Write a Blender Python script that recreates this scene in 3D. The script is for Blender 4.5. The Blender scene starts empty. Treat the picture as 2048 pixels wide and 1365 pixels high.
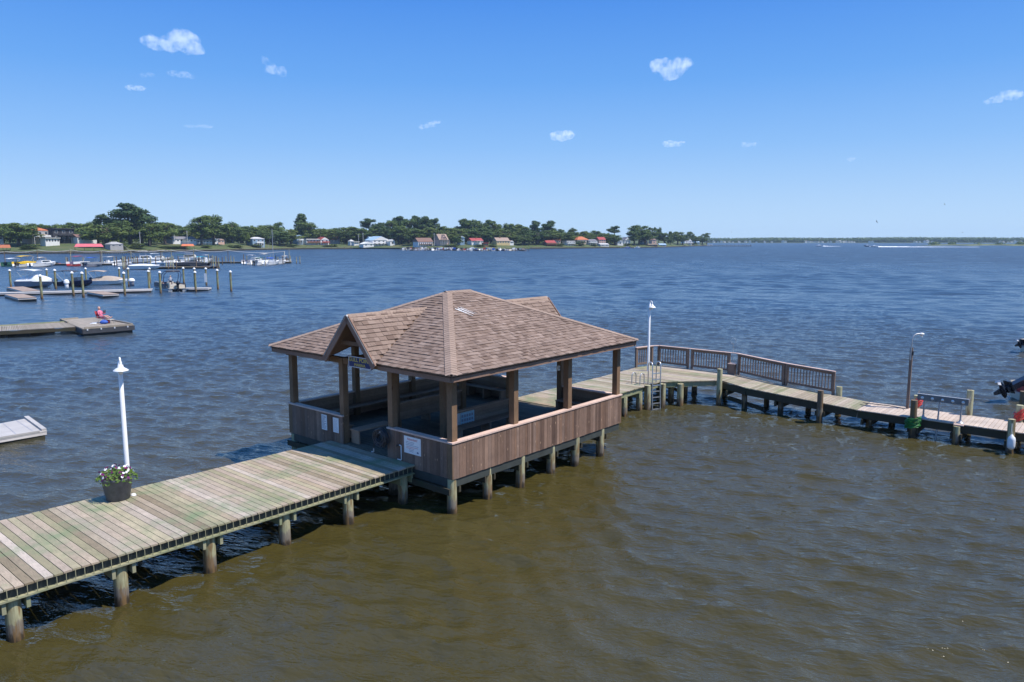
import bpy, bmesh, math, random
import numpy as np
from mathutils import Vector, Matrix, noise
R = random.Random(7)
rad = math.radians
SC = bpy.context.scene
COL = SC.collection

# ---------------------------------------------------------------- camera
F, Y0, CAMH = 1480.0, 482.0, 7.5          # focal length and horizon row in photo pixels, height above the water
PITCH = math.atan((682.5 - Y0) / F)
cd = bpy.data.cameras.new('camera')
cam = bpy.data.objects.new('camera', cd); COL.objects.link(cam)
cam.location = (0, 0, CAMH); cam.rotation_euler = (math.pi / 2 - PITCH, 0, 0)
cd.sensor_width = 36; cd.lens = 36 * F / 2048; cd.clip_start = 0.1; cd.clip_end = 20000
SC.camera = cam

# ---------------------------------------------------------------- sky, sun, exposure
SUN_AZ, SUN_EL = 106.3, 59.5
w = bpy.data.worlds.new('World'); SC.world = w; w.use_nodes = True
nt = w.node_tree; bg = nt.nodes['Background']
sky = nt.nodes.new('ShaderNodeTexSky'); sky.sky_type = 'NISHITA'; sky.sun_disc = False
sky.sun_elevation = rad(SUN_EL); sky.sun_rotation = rad(SUN_AZ)
sky.altitude = 0; sky.air_density = 1.0; sky.dust_density = 0.6; sky.ozone_density = 4.0
# the bay's very clear deep blue: the sky texture, tinted by height above the horizon
tcw = nt.nodes.new('ShaderNodeTexCoord'); sxyz = nt.nodes.new('ShaderNodeSeparateXYZ'); nt.links.new(tcw.outputs['Generated'], sxyz.inputs[0])
rmp = nt.nodes.new('ShaderNodeValToRGB'); SKY = [(0, (.47, .67, .90)), (.05, (.38, .59, .88)), (.12, (.235, .47, .86)), (.20, (.125, .355, .82)), (.30, (.06, .25, .76)), (.46, (.068, .30, .87)), (.7, (.055, .255, .80)), (1, (.04, .19, .62))]
while len(rmp.color_ramp.elements) < len(SKY): rmp.color_ramp.elements.new(.5)
for e_, (q_, c_) in zip(rmp.color_ramp.elements, SKY): e_.position = q_; e_.color = (*c_, 1)
nt.links.new(sxyz.outputs[2], rmp.inputs[0])
scl = nt.nodes.new('ShaderNodeVectorMath'); scl.operation = 'SCALE'; scl.inputs['Scale'].default_value = 10.0; nt.links.new(rmp.outputs[0], scl.inputs[0])
mxs = nt.nodes.new('ShaderNodeMix'); mxs.data_type = 'RGBA'; mxs.inputs[0].default_value = .9
nt.links.new(sky.outputs[0], mxs.inputs[6]); nt.links.new(scl.outputs[0], mxs.inputs[7]); nt.links.new(mxs.outputs[2], bg.inputs[0]); bg.inputs[1].default_value = 0.1
sl = bpy.data.lights.new('sun', 'SUN'); sl.energy = 5.0; sl.angle = rad(0.5); sl.color = (1, 0.95, 0.87)
so = bpy.data.objects.new('sun', sl); COL.objects.link(so)
az, el = rad(SUN_AZ), rad(SUN_EL)
SUNDIR = Vector((math.sin(az) * math.cos(el), math.cos(az) * math.cos(el), math.sin(el)))
so.rotation_euler = SUNDIR.to_track_quat('Z', 'Y').to_euler(); so.location = (20, -10, 60)
SC.view_settings.view_transform = 'Standard'; SC.view_settings.look = 'None'
SC.view_settings.exposure = 0.2; SC.view_settings.gamma = 1.0
cy = SC.cycles
cy.max_bounces = 8; cy.diffuse_bounces = 3; cy.glossy_bounces = 3; cy.transparent_max_bounces = 12
cy.volume_bounces = 6; cy.use_denoising = True; cy.sample_clamp_indirect = 6.0; cy.sample_clamp_direct = 10.0; cy.caustics_reflective = False; cy.caustics_refractive = False

# ---------------------------------------------------------------- measuring: a sight line to a level or to a distance
_c, _s = math.cos(PITCH), math.sin(PITCH)
def _ray(px, py):
    a = (px - 1024) / F; b = (682.5 - py) / F
    return a, _c + b * _s, -_s + b * _c
def G(px, py, z=0.0):
    r = _ray(px, py); k = (z - CAMH) / r[2]
    return Vector((r[0] * k, r[1] * k, z))
def GD(px, py, D):
    r = _ray(px, py); k = D / r[1]
    return Vector((r[0] * k, D, CAMH + r[2] * k))

# ---------------------------------------------------------------- mesh builder
class MB:
    def __init__(s): s.v = []; s.f = []; s.sm = []
    def add(s, vs, fs, M=None, smooth=False):
        o = len(s.v)
        s.v += [tuple(M @ Vector(p)) for p in vs] if M is not None else [tuple(p) for p in vs]
        s.f += [tuple(i + o for i in f) for f in fs]; s.sm += [smooth] * len(fs)
        return s
    def box(s, x0, x1, y0, y1, z0, z1, M=None):
        return s.add([(x0, y0, z0), (x1, y0, z0), (x1, y1, z0), (x0, y1, z0), (x0, y0, z1), (x1, y0, z1), (x1, y1, z1), (x0, y1, z1)],
                     [(3, 2, 1, 0), (4, 5, 6, 7), (0, 1, 5, 4), (1, 2, 6, 5), (2, 3, 7, 6), (3, 0, 4, 7)], M)
    def bar(s, p0, p1, w, h, up=(0, 0, 1)):          # a plank w wide, h high from p0 to p1 (centre line)
        p0 = Vector(p0); p1 = Vector(p1); d = (p1 - p0); L = d.length; x = d / L; up = Vector(up)
        y = up.cross(x)
        if y.length < 1e-5: y = Vector((0, 1, 0)).cross(x)
        y.normalize(); z = x.cross(y)
        M = Matrix(((x.x, y.x, z.x, p0.x), (x.y, y.y, z.y, p0.y), (x.z, y.z, z.z, p0.z), (0, 0, 0, 1)))
        return s.box(0, L, -w / 2, w / 2, -h / 2, h / 2, M)
    def cyl(s, p0, p1, r0, r1=None, n=12, cap=True):
        return s.tube([p0, p1], [r0, r0 if r1 is None else r1], n, cap)
    def tube(s, pts, r, n=8, cap=True):
        pts = [Vector(p) for p in pts]; k = len(pts)
        if not isinstance(r, (list, tuple)): r = [r] * k
        vs = []; t0 = (pts[1] - pts[0]).normalized()
        a = t0.orthogonal().normalized()
        for i in range(k):
            t = (pts[min(i + 1, k - 1)] - pts[max(i - 1, 0)])
            t = t.normalized() if t.length > 1e-9 else t0
            a = (a - t * a.dot(t)).normalized(); b = t.cross(a)
            vs += [pts[i] + (a * math.cos(q) + b * math.sin(q)) * r[i] for q in [2 * math.pi * j / n for j in range(n)]]
        fs = [(i * n + j, i * n + (j + 1) % n, (i + 1) * n + (j + 1) % n, (i + 1) * n + j) for i in range(k - 1) for j in range(n)]
        s.add(vs, fs, None, True)
        if cap:
            s.add(vs[:n], [tuple(range(n - 1, -1, -1))]); s.add(vs[-n:], [tuple(range(n))])
        return s
    def lathe(s, prof, n=20, M=None, smooth=True):    # prof: (r, z) from bottom to top
        vs = [(r * math.cos(2 * math.pi * j / n), r * math.sin(2 * math.pi * j / n), z) for r, z in prof for j in range(n)]
        fs = [(i * n + j, i * n + (j + 1) % n, (i + 1) * n + (j + 1) % n, (i + 1) * n + j) for i in range(len(prof) - 1) for j in range(n)]
        return s.add(vs, fs, M, smooth)
    def prism(s, poly, z0, z1, M=None):
        n = len(poly)
        vs = [(x, y, z0) for x, y in poly] + [(x, y, z1) for x, y in poly]
        return s.add(vs, [tuple(range(n - 1, -1, -1)), tuple(range(n, 2 * n))] + [(i, (i + 1) % n, n + (i + 1) % n, n + i) for i in range(n)], M)
    def ball(s, c, rx, ry=None, rz=None, n=10, m=7):
        ry = ry or rx; rz = rz or rx
        vs = []; fs = []
        for i in range(m + 1):
            th = math.pi * i / m
            for j in range(n):
                ph = 2 * math.pi * j / n
                vs.append((c[0] + rx * math.sin(th) * math.cos(ph), c[1] + ry * math.sin(th) * math.sin(ph), c[2] - rz * math.cos(th)))
        for i in range(m):
            for j in range(n): fs.append((i * n + j, i * n + (j + 1) % n, (i + 1) * n + (j + 1) % n, (i + 1) * n + j))
        return s.add(vs, fs, None, True)
    def mesh(s, name):
        me = bpy.data.meshes.new(name); me.from_pydata(s.v, [], s.f)
        me.polygons.foreach_set('use_smooth', s.sm); me.validate(); me.update(); return me
    def build(s, name, mat, parent=None):
        o = bpy.data.objects.new(name, s.mesh(name)); COL.objects.link(o)
        if mat: o.data.materials.append(mat)
        if parent: o.parent = parent
        return o

def tag(o, label=None, cat=None, group=None, kind=None):
    if label: o['label'] = label
    if cat: o['category'] = cat
    if group: o['group'] = group
    if kind: o['kind'] = kind
    return o
def empty(name, loc, rz=0, label=None, cat=None, group=None):
    o = bpy.data.objects.new(name, None); COL.objects.link(o); o.location = loc; o.rotation_euler = (0, 0, rz); o.empty_display_size = 0.2
    return tag(o, label, cat, group)
def copy_tree(o, parent=None):
    c = o.copy(); COL.objects.link(c)
    if parent: c.parent = parent
    for ch in list(o.children): copy_tree(ch, c)
    return c
def text_mb(mb, body, size, M, extrude=0.003, xs=1.0):
    cu = bpy.data.curves.new('t', 'FONT'); cu.body = body; cu.size = size; cu.align_x = 'CENTER'; cu.align_y = 'CENTER'; cu.extrude = extrude
    o = bpy.data.objects.new('t', cu); COL.objects.link(o)
    dg = bpy.context.evaluated_depsgraph_get(); dg.update()
    me = bpy.data.meshes.new_from_object(o.evaluated_get(dg))
    mb.add([(v.co.x * xs, v.co.y, v.co.z) for v in me.vertices], [tuple(p.vertices) for p in me.polygons], M)
    bpy.data.objects.remove(o); bpy.data.curves.remove(cu); bpy.data.meshes.remove(me)

# ---------------------------------------------------------------- materials
def NT(name):
    m = bpy.data.materials.new(name); m.use_nodes = True
    t = m.node_tree; b = t.nodes['Principled BSDF']
    return m, t, b
def _n(t, kind, **kw):
    n = t.nodes.new(kind)
    for k, v in kw.items(): setattr(n, k, v)
    return n
def _coords(t, scale, rot=None):
    tc = _n(t, 'ShaderNodeTexCoord'); mp = _n(t, 'ShaderNodeMapping'); mp.inputs['Scale'].default_value = scale
    if rot: mp.vector_type = 'TEXTURE'; mp.inputs['Scale'].default_value = [1 / q for q in scale]; mp.inputs['Rotation'].default_value = rot
    t.links.new(tc.outputs['Object'], mp.inputs[0]); return mp.outputs[0]
def _noise(t, vec, scale, detail=3, rough=0.55):
    n = _n(t, 'ShaderNodeTexNoise'); n.inputs['Scale'].default_value = scale; n.inputs['Detail'].default_value = detail; n.inputs['Roughness'].default_value = rough
    if vec is not None: t.links.new(vec, n.inputs['Vector'])
    return n.outputs['Fac']
def _ramp(t, fac, stops):
    r = _n(t, 'ShaderNodeValToRGB'); e = r.color_ramp.elements
    while len(e) < len(stops): e.new(0.5)
    for el, (p, c) in zip(e, stops): el.position = p; el.color = (*c, 1) if len(c) == 3 else c
    t.links.new(fac, r.inputs[0]); return r.outputs[0]
def _mix(t, mode, fac, a, b):
    m = _n(t, 'ShaderNodeMix', data_type='RGBA', blend_type=mode)
    for s, v in ((0, fac), (6, a), (7, b)):
        if isinstance(v, (int, float)): m.inputs[s].default_value = v
        elif isinstance(v, tuple): m.inputs[s].default_value = (*v, 1)
        else: t.links.new(v, m.inputs[s])
    return m.outputs[2]
def _bump(t, b, h, strength=0.4, dist=0.01):
    n = _n(t, 'ShaderNodeBump'); n.inputs['Strength'].default_value = strength; n.inputs['Distance'].default_value = dist
    t.links.new(h, n.inputs['Height']); t.links.new(n.outputs[0], b.inputs['Normal'])
def _isl(t):
    return _n(t, 'ShaderNodeNewGeometry').outputs['Random Per Island']

def paint(name, col, rough=0.5, var=0.12, scale=3.0, metal=0.0):
    m, t, b = NT(name)
    f = _noise(t, _coords(t, (1, 1, 1)), scale, 4)
    c = _ramp(t, f, [(0.3, tuple(x * (1 - var) for x in col)), (0.7, tuple(min(1, x * (1 + var * 0.6)) for x in col))])
    t.links.new(c, b.inputs['Base Color']); b.inputs['Roughness'].default_value = rough; b.inputs['Metallic'].default_value = metal
    return m
def wood(name, tones, grain=(1, 1, 1), stain=None, stain_at=(0.5, 0.68), rough=0.8, knots=None, bump=0.5):
    """tones: ramp colours picked per plank; grain: object-space scale, long axis small"""
    m, t, b = NT(name)
    n = len(tones)
    c = _ramp(t, _isl(t), [(i / max(1, n - 1), tones[i]) for i in range(n)])
    g = _coords(t, grain)
    gr = _noise(t, g, 6, 5, 0.7)
    c = _mix(t, 'MULTIPLY', 0.8, c, _ramp(t, gr, [(0.25, (0.42, 0.40, 0.38)), (0.5, (.95, .94, .93)), (0.75, (1.28, 1.26, 1.24))]))
    bl = _noise(t, _coords(t, (1, 1, 1)), 1.7, 4, 0.6)
    c = _mix(t, 'MULTIPLY', 0.6, c, _ramp(t, bl, [(0.3, (0.72, 0.72, 0.72)), (0.65, (1.15, 1.13, 1.1))]))
    if stain:
        sf = _noise(t, _coords(t, (0.8, 0.8, 0.8)), 0.9, 5, 0.7)
        c = _mix(t, 'MIX', _ramp(t, sf, [(stain_at[0], (0, 0, 0)), (stain_at[1], (0.75, 0.75, 0.75))]), c, stain)
    if knots:
        v = _n(t, 'ShaderNodeTexVoronoi'); v.inputs['Scale'].default_value = 1.0
        t.links.new(_coords(t, knots[0]), v.inputs['Vector'])
        c = _mix(t, 'MIX', _ramp(t, v.outputs['Distance'], [(0.05, (0.8, 0.8, 0.8)), (0.13, (0, 0, 0))]), c, knots[1])
    t.links.new(c, b.inputs['Base Color']); b.inputs['Roughness'].default_value = rough
    b.inputs['Specular IOR Level'].default_value = 0.25
    if bump: _bump(t, b, gr, bump, 0.004)
    return m

M = {}
M['deck'] = wood('weathered_deck', [(.35, .28, .19), (.45, .365, .275), (.25, .20, .13), (.53, .45, .37), (.37, .285, .20), (.41, .355, .235), (.29, .26, .155), (.45, .355, .285)],
                 (14, 0.9, 14), (.16, .225, .11), (0.50, 0.68))
M['deck_u'] = wood('weathered_deck_long', [(.30, .25, .18), (.40, .33, .25), (.25, .21, .14), (.44, .37, .29), (.36, .32, .22)], (0.9, 14, 14), (.20, .235, .115), (0.5, 0.68))
M['dock_grey'] = wood('grey_dock_plank', [(.34, .29, .23), (.42, .365, .30), (.29, .25, .195), (.38, .33, .265)], (3, 3, 14), None)
M['deck_pale'] = wood('pale_new_deck', [(.50, .41, .33), (.58, .47, .38), (.46, .37, .30), (.55, .46, .38)], (1.2, 12, 12), None)
M['floor'] = wood('shaded_floor', [(.13, .115, .085), (.16, .14, .105), (.115, .10, .075)], (14, .9, 14), None)  # the roof's shade is darkened into the floor colour
M['rim'] = wood('rim_timber', [(.30, .30, .19), (.36, .34, .22)], (0.6, 10, 20), (.17, .22, .11), (0.45, 0.65))
M['dark_timber'] = wood('near_black_timber', [(.05, .045, .032), (.072, .062, .042)], (1.5, 8, 8), (.045, .055, .03))  # near-black tone shared by stringers, beams and seawalls
M['siding'] = wood('weathered_siding', [(.18, .112, .08), (.255, .165, .122), (.12, .074, .055), (.315, .205, .15), (.225, .155, .122), (.148, .09, .065), (.25, .148, .098), (.205, .143, .115)],
                   (22, 22, 1.2), None, knots=((7, 7, 2.6), (.52, .34, .22)), bump=0.8)
M['post'] = wood('brown_post', [(.195, .122, .072), (.24, .15, .09)], (20, 20, 1.3), (.10, .06, .04), (0.55, 0.75), knots=((3.1, 3.1, 1.3), (.09, .05, .03)))
M['cap'] = wood('pink_cap_rail', [(.66, .48, .40), (.70, .51, .43)], (6, 6, 6), None, bump=0.2)
M['fascia'] = wood('fascia_board', [(.22, .135, .10), (.27, .17, .125)], (3, 3, 12), (.34, .23, .18), (0.5, 0.8))
M['bench'] = wood('bench_board', [(.36, .235, .16), (.40, .27, .19), (.31, .20, .135)], (2, 14, 14), None)
M['rail'] = wood('grey_rail_wood', [(.17, .125, .10), (.21, .155, .125), (.15, .11, .09)], (8, 8, 3), None)
M['ply'] = wood('yellow_ply', [(.30, .20, .07)], (3, 12, 12), None)
M['soffit'] = wood('soffit_board', [(.20, .13, .09), (.15, .095, .065)], (2, 14, 14), None)

def pile_mat(name, top, band=0.55, wet=0.28):
    m, t, b = NT(name)
    tc = _n(t, 'ShaderNodeTexCoord'); sep = _n(t, 'ShaderNodeSeparateXYZ'); t.links.new(tc.outputs['Object'], sep.inputs[0])
    nz = _noise(t, _coords(t, (5, 5, 1.6)), 2.2, 5, 0.7)
    ad = _n(t, 'ShaderNodeMath', operation='MULTIPLY_ADD'); ad.inputs[1].default_value = 0.5; t.links.new(nz, ad.inputs[0]); t.links.new(sep.outputs[2], ad.inputs[2])
    mr = _n(t, 'ShaderNodeMapRange'); mr.inputs['From Min'].default_value = 0.25; mr.inputs['From Max'].default_value = 1.45
    t.links.new(ad.outputs[0], mr.inputs[0])
    z = lambda h: max(0.0, min(1.0, h / 1.2))
    c = _ramp(t, mr.outputs[0], [(0, (.035, .024, .012)), (z(wet), (.06, .042, .025)), (z(wet) + 0.07, (.19, .16, .135)), (z(band), (.24, .21, .165)), (z(band) + 0.06, tuple(x * .85 for x in top)), (1, top)])
    gr = _noise(t, _coords(t, (16, 16, 1.1)), 3, 5, 0.7)
    c = _mix(t, 'MULTIPLY', 0.8, c, _ramp(t, gr, [(0.3, (.5, .45, .38)), (0.65, (1.15, 1.15, 1.1))]))
    st = _noise(t, _coords(t, (7, 7, 1.2)), 1.1, 3, 0.5)
    c = _mix(t, 'MIX', _ramp(t, st, [(0.50, (0, 0, 0)), (0.60, (.85, .85, .85))]), c, (.19, .11, .04))
    t.links.new(c, b.inputs['Base Color']); b.inputs['Roughness'].default_value = 0.75; _bump(t, b, gr, 0.6, 0.01)
    return m
M['pile'] = pile_mat('treated_pile', (.46, .44, .27), 0.34, 0.10)
M['pile_brown'] = pile_mat('old_brown_pile', (.17, .12, .08))
M['pile_green'] = pile_mat('green_mooring_pile', (.27, .30, .17), 0.4, 0.2)

def shingle(name, tones, rough=0.92):
    m, t, b = NT(name)
    n = len(tones)
    c = _ramp(t, _isl(t), [(i / (n - 1), tones[i]) for i in range(n)])
    f = _noise(t, _coords(t, (1, 1, 1)), 90, 3, 0.7)
    c = _mix(t, 'MULTIPLY', 0.7, c, _ramp(t, f, [(0.3, (.62, .6, .58)), (0.7, (1.25, 1.22, 1.2))]))
    f2 = _noise(t, _coords(t, (1, 1, 1)), 0.8, 3, 0.6)
    c = _mix(t, 'MULTIPLY', 0.5, c, _ramp(t, f2, [(0.3, (.8, .8, .8)), (0.7, (1.12, 1.1, 1.08))]))
    t.links.new(c, b.inputs['Base Color']); b.inputs['Roughness'].default_value = rough; b.inputs['Specular IOR Level'].default_value = 0.15
    return m
M['shingle'] = shingle('brown_shingle', [(.19, .133, .103), (.275, .203, .163), (.235, .17, .135), (.325, .245, .20), (.16, .112, .088), (.29, .213, .171)])
M['shingle_cap'] = shingle('ridge_shingle', [(.315, .234, .185), (.345, .256, .203), (.30, .222, .175)])

M['white'] = paint('white_paint', (.80, .79, .77), 0.35, 0.05)
M['white_rough'] = paint('white_plastic', (.78, .78, .77), 0.5, 0.06)
M['grey_pot'] = paint('grey_pot', (.085, .09, .10), 0.55, 0.3, 9)
M['soil'] = paint('soil', (.04, .028, .018), 0.95, 0.4, 20)
M['navy'] = paint('navy_sign', (.012, .02, .11), 0.4, 0.1)
M['yellow'] = paint('yellow_letter', (.72, .56, .06), 0.5, 0.05)
M['ink'] = paint('grey_ink', (.16, .18, .26), 0.7, 0.1)
M['red_ink'] = paint('red_ink', (.62, .10, .06), 0.6, 0.1)
M['black'] = paint('black_rubber', (.018, .018, .02), 0.4, 0.2)
M['rim_shaded'] = paint('shaded_rim', (.045, .052, .046), .7, .3, 3)  # shade under the overhang is put into this dark beam colour
M['hose'] = paint('dark_hose', (.032, .03, .033), 0.35, 0.4, 9)
M['trough'] = paint('dull_trough', (.20, .19, .19), 0.5, 0.2, 9, 0.2)
M['black_gloss'] = paint('black_gloss', (.012, .013, .02), 0.2, 0.2)
M['steel'] = paint('brushed_steel', (.55, .55, .55), 0.35, 0.1, 12, 0.8)
M['alu'] = paint('grey_aluminium', (.42, .42, .42), 0.45, 0.15, 8, 0.5)
M['red'] = paint('red_hose', (.62, .04, .035), 0.4, 0.15)
M['green_hose'] = paint('green_hose', (.02, .17, .03), 0.45, 0.2)
M['blue'] = paint('blue_canvas', (.03, .10, .42), 0.7, 0.15)
M['yellow_canvas'] = paint('yellow_canvas', (.78, .50, .02), 0.7, 0.1)
M['tan'] = paint('tan_canvas', (.42, .34, .27), 0.8, 0.12)
M['cream'] = paint('cream_gelcoat', (.62, .55, .44), 0.4, 0.08)
M['hull_navy'] = paint('navy_hull', (.015, .022, .06), 0.2, 0.15)
M['hull_grey'] = paint('grey_hull', (.28, .28, .32), 0.35, 0.1)
M['hull_red'] = paint('red_hull', (.42, .05, .05), 0.35, 0.1)
M['teal'] = paint('teal_canvas', (.05, .35, .45), 0.7, 0.1)
M['green_canvas'] = paint('green_canvas', (.02, .10, .07), 0.8, 0.1)
M['dark_cover'] = paint('charcoal_cover', (.05, .052, .06), 0.7, 0.2)
M['glass'] = paint('dark_glass', (.03, .04, .05), 0.08, 0.2)
M['pane'] = paint('window_pane', (.05, .06, .075), 0.12, 0.3)
M['concrete_grey'] = paint('grey_float_deck', (.44, .41, .38), 0.85, 0.12, 2)
M['float_brown'] = wood('brown_float_deck', [(.33, .25, .20), (.38, .29, .23)], (3, 3, 3), None)
M['float_edge'] = paint('pale_float_edge', (.66, .60, .55), 0.7, 0.15, 2)
M['skin'] = paint('skin', (.60, .34, .25), 0.55, 0.05)
M['pink'] = paint('pink_cloth', (.72, .20, .30), 0.8, 0.1)
M['hair'] = paint('grey_hair', (.42, .34, .28), 0.8, 0.2, 30)
M['shirt_grey'] = paint('grey_shirt', (.50, .50, .53), 0.8, 0.1)
M['wire'] = paint('pale_cable', (.66, .64, .60), 0.6, 0.1)
# ---------------------------------------------------------------- water: one sheet with real waves, finer near the piers
def axis(a, b, fine, g, far_lo, far_hi):
    mid = list(np.arange(a, b, fine)); hi = []; lo = []; s = fine; x = mid[-1]
    while x < far_hi: s = min(s * g, 90); x += s; hi.append(x)
    s = fine; x = a
    while x > far_lo: s = min(s * g, 90); x -= s; lo.append(x)
    return np.array(lo[::-1] + mid + hi)
def make_water():
    xs = axis(-30, 34, 0.14, 1.022, -3300, 3300); ys = axis(6, 62, 0.13, 1.0085, -25, 3950)
    X, Y = np.meshgrid(xs.astype(np.float32), ys.astype(np.float32))
    sx = np.gradient(xs)[None, :]; sy = np.gradient(ys)[:, None]; sp = np.maximum(sx * np.ones_like(sy), sy * np.ones_like(sx))
    rs = np.random.RandomState(3); Z = np.zeros_like(X); DX = np.zeros_like(X); DY = np.zeros_like(X)
    main = rad(250)                                  # the wind drives the crests towards the camera, a little to the left
    # gusts: slow patches where the chop is stronger or weaker
    gust = 0.85 + 0.28 * (np.sin(X * 0.11 + 1.3 * np.sin(Y * 0.063)) * np.sin(Y * 0.085 + 0.9 * np.sin(X * 0.051 + 2)))
    for i in range(150):
        lam = 0.28 * (2.4 / 0.28) ** (rs.rand() ** 1.45)
        th = main + rs.randn() * (0.34 if lam > 1.2 else 0.55)
        k = 2 * math.pi / lam
        amp = 0.0050 * lam ** 0.8 * (0.5 + rs.rand()) * (0.72 if lam > 1.2 else 1.0)
        fade = np.clip((lam / sp - 2.0) / 2.0, 0, 1)
        ph = k * (X * math.cos(th) + Y * math.sin(th)) + rs.rand() * 6.283
        a = amp * fade * gust
        Z += a * np.cos(ph); DX -= 0.75 * a * math.cos(th) * np.sin(ph); DY -= 0.75 * a * math.sin(th) * np.sin(ph)
    sea = np.clip((np.hypot(X, Y) - 55) / 80, 0, 1)     # the longer waves of the open bay die out among the piers
    for i in range(44):
        lam = 2.6 * (7.5 / 2.6) ** rs.rand(); th = main + rs.randn() * .4; k = 2 * math.pi / lam
        a = .0042 * lam * (.5 + rs.rand()) * np.clip((lam / sp - 2.0) / 2.0, 0, 1) * sea * gust
        Z += a * np.cos(k * (X * math.cos(th) + Y * math.sin(th)) + rs.rand() * 6.283)
    ny, nx = X.shape
    co = np.stack([X + DX, Y + DY, Z], -1).reshape(-1, 3).astype(np.float32)
    idx = np.arange(nx * ny).reshape(ny, nx)
    q = np.stack([idx[:-1, :-1], idx[:-1, 1:], idx[1:, 1:], idx[1:, :-1]], -1).reshape(-1, 4)
    me = bpy.data.meshes.new('water'); me.vertices.add(len(co)); me.vertices.foreach_set('co', co.ravel())
    me.loops.add(q.size); me.loops.foreach_set('vertex_index', q.ravel().astype(np.int32))
    me.polygons.add(len(q)); me.polygons.foreach_set('loop_start', np.arange(0, q.size, 4, dtype=np.int32))
    me.polygons.foreach_set('use_smooth', np.ones(len(q), dtype=bool)); me.update(calc_edges=True)
    o = bpy.data.objects.new('water', me); COL.objects.link(o); tag(o, kind='structure')
    m, t, b = NT('murky_water')
    f = _noise(t, _coords(t, (1, 1, 1)), 0.10, 4, 0.6)
    c = _ramp(t, f, [(0.35, (.051, .0420, .0120)), (0.65, (.061, .050, .0160))])
    # murky brown round the piers; sky reflection painted into the colour as blue beyond
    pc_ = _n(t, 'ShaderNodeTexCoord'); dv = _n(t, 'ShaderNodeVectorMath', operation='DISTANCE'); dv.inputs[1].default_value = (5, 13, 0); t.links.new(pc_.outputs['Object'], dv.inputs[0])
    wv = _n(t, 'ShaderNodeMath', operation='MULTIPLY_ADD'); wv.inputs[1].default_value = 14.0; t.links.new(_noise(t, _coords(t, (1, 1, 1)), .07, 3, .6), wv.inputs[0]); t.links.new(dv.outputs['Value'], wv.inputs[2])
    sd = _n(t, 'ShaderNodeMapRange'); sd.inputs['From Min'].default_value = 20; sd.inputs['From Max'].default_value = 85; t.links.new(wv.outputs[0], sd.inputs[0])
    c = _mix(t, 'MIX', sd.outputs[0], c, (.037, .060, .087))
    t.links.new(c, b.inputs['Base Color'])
    # open water carries ripples too fine to model: they widen the reflection away from the sheltered piers
    tc = _n(t, 'ShaderNodeTexCoord'); ln = _n(t, 'ShaderNodeVectorMath', operation='LENGTH'); t.links.new(tc.outputs['Object'], ln.inputs[0])
    mr = _n(t, 'ShaderNodeMapRange'); mr.inputs['From Min'].default_value = 30; mr.inputs['From Max'].default_value = 320; mr.inputs['To Min'].default_value = .06; mr.inputs['To Max'].default_value = .36
    t.links.new(ln.outputs['Value'], mr.inputs[0])
    gp = _n(t, 'ShaderNodeMapRange'); gp.inputs['From Min'].default_value = .3; gp.inputs['From Max'].default_value = .7; gp.inputs['To Min'].default_value = .55; gp.inputs['To Max'].default_value = 1.35; t.links.new(_noise(t, _coords(t, (1, .5, 1)), .12, 6, .72), gp.inputs[0])
    rm = _n(t, 'ShaderNodeMath', operation='MULTIPLY'); t.links.new(mr.outputs[0], rm.inputs[0]); t.links.new(gp.outputs[0], rm.inputs[1]); t.links.new(rm.outputs[0], b.inputs['Roughness'])
    b.inputs["IOR"].default_value = 1.42; b.inputs['Specular IOR Level'].default_value = 0.5
    n1 = _noise(t, _coords(t, (1.0, 2.4, 1), (0, 0, rad(-20))), 2.6, 3.5, 0.6)
    n2 = _noise(t, _coords(t, (1.0, 3.0, 1), (0, 0, rad(-16))), 0.9, 3, 0.6)
    ad = _n(t, 'ShaderNodeMath', operation='MULTIPLY_ADD'); ad.inputs[1].default_value = 1.6
    t.links.new(n2, ad.inputs[0]); t.links.new(n1, ad.inputs[2])
    far = _n(t, 'ShaderNodeMapRange'); far.inputs['From Min'].default_value = 50; far.inputs['From Max'].default_value = 420; far.inputs['To Max'].default_value = 42.0; t.links.new(ln.outputs['Value'], far.inputs[0])
    n3 = _noise(t, _coords(t, (1.0, 1.0, 1)), 0.26, 6, 0.7)
    a3 = _n(t, 'ShaderNodeMath', operation='MULTIPLY_ADD'); t.links.new(n3, a3.inputs[0]); t.links.new(far.outputs[0], a3.inputs[1]); t.links.new(ad.outputs[0], a3.inputs[2])
    _bump(t, b, a3.outputs[0], 0.62, 0.085)
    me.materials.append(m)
    return o
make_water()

# ---------------------------------------------------------------- pavilion frame: x along the long side, y across, z above the water
ANG = rad(40.6)
O = G(904.5, 885.6, 2.03); O.z = 0
RZ = math.pi / 2 - ANG
UX = Vector((math.sin(ANG), math.cos(ANG), 0)); VX = Vector((-math.cos(ANG), math.sin(ANG), 0))
def W(u, v, z=0): return O + UX * u + VX * v + Vector((0, 0, z))
DK = 1.12                                             # deck level

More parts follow.
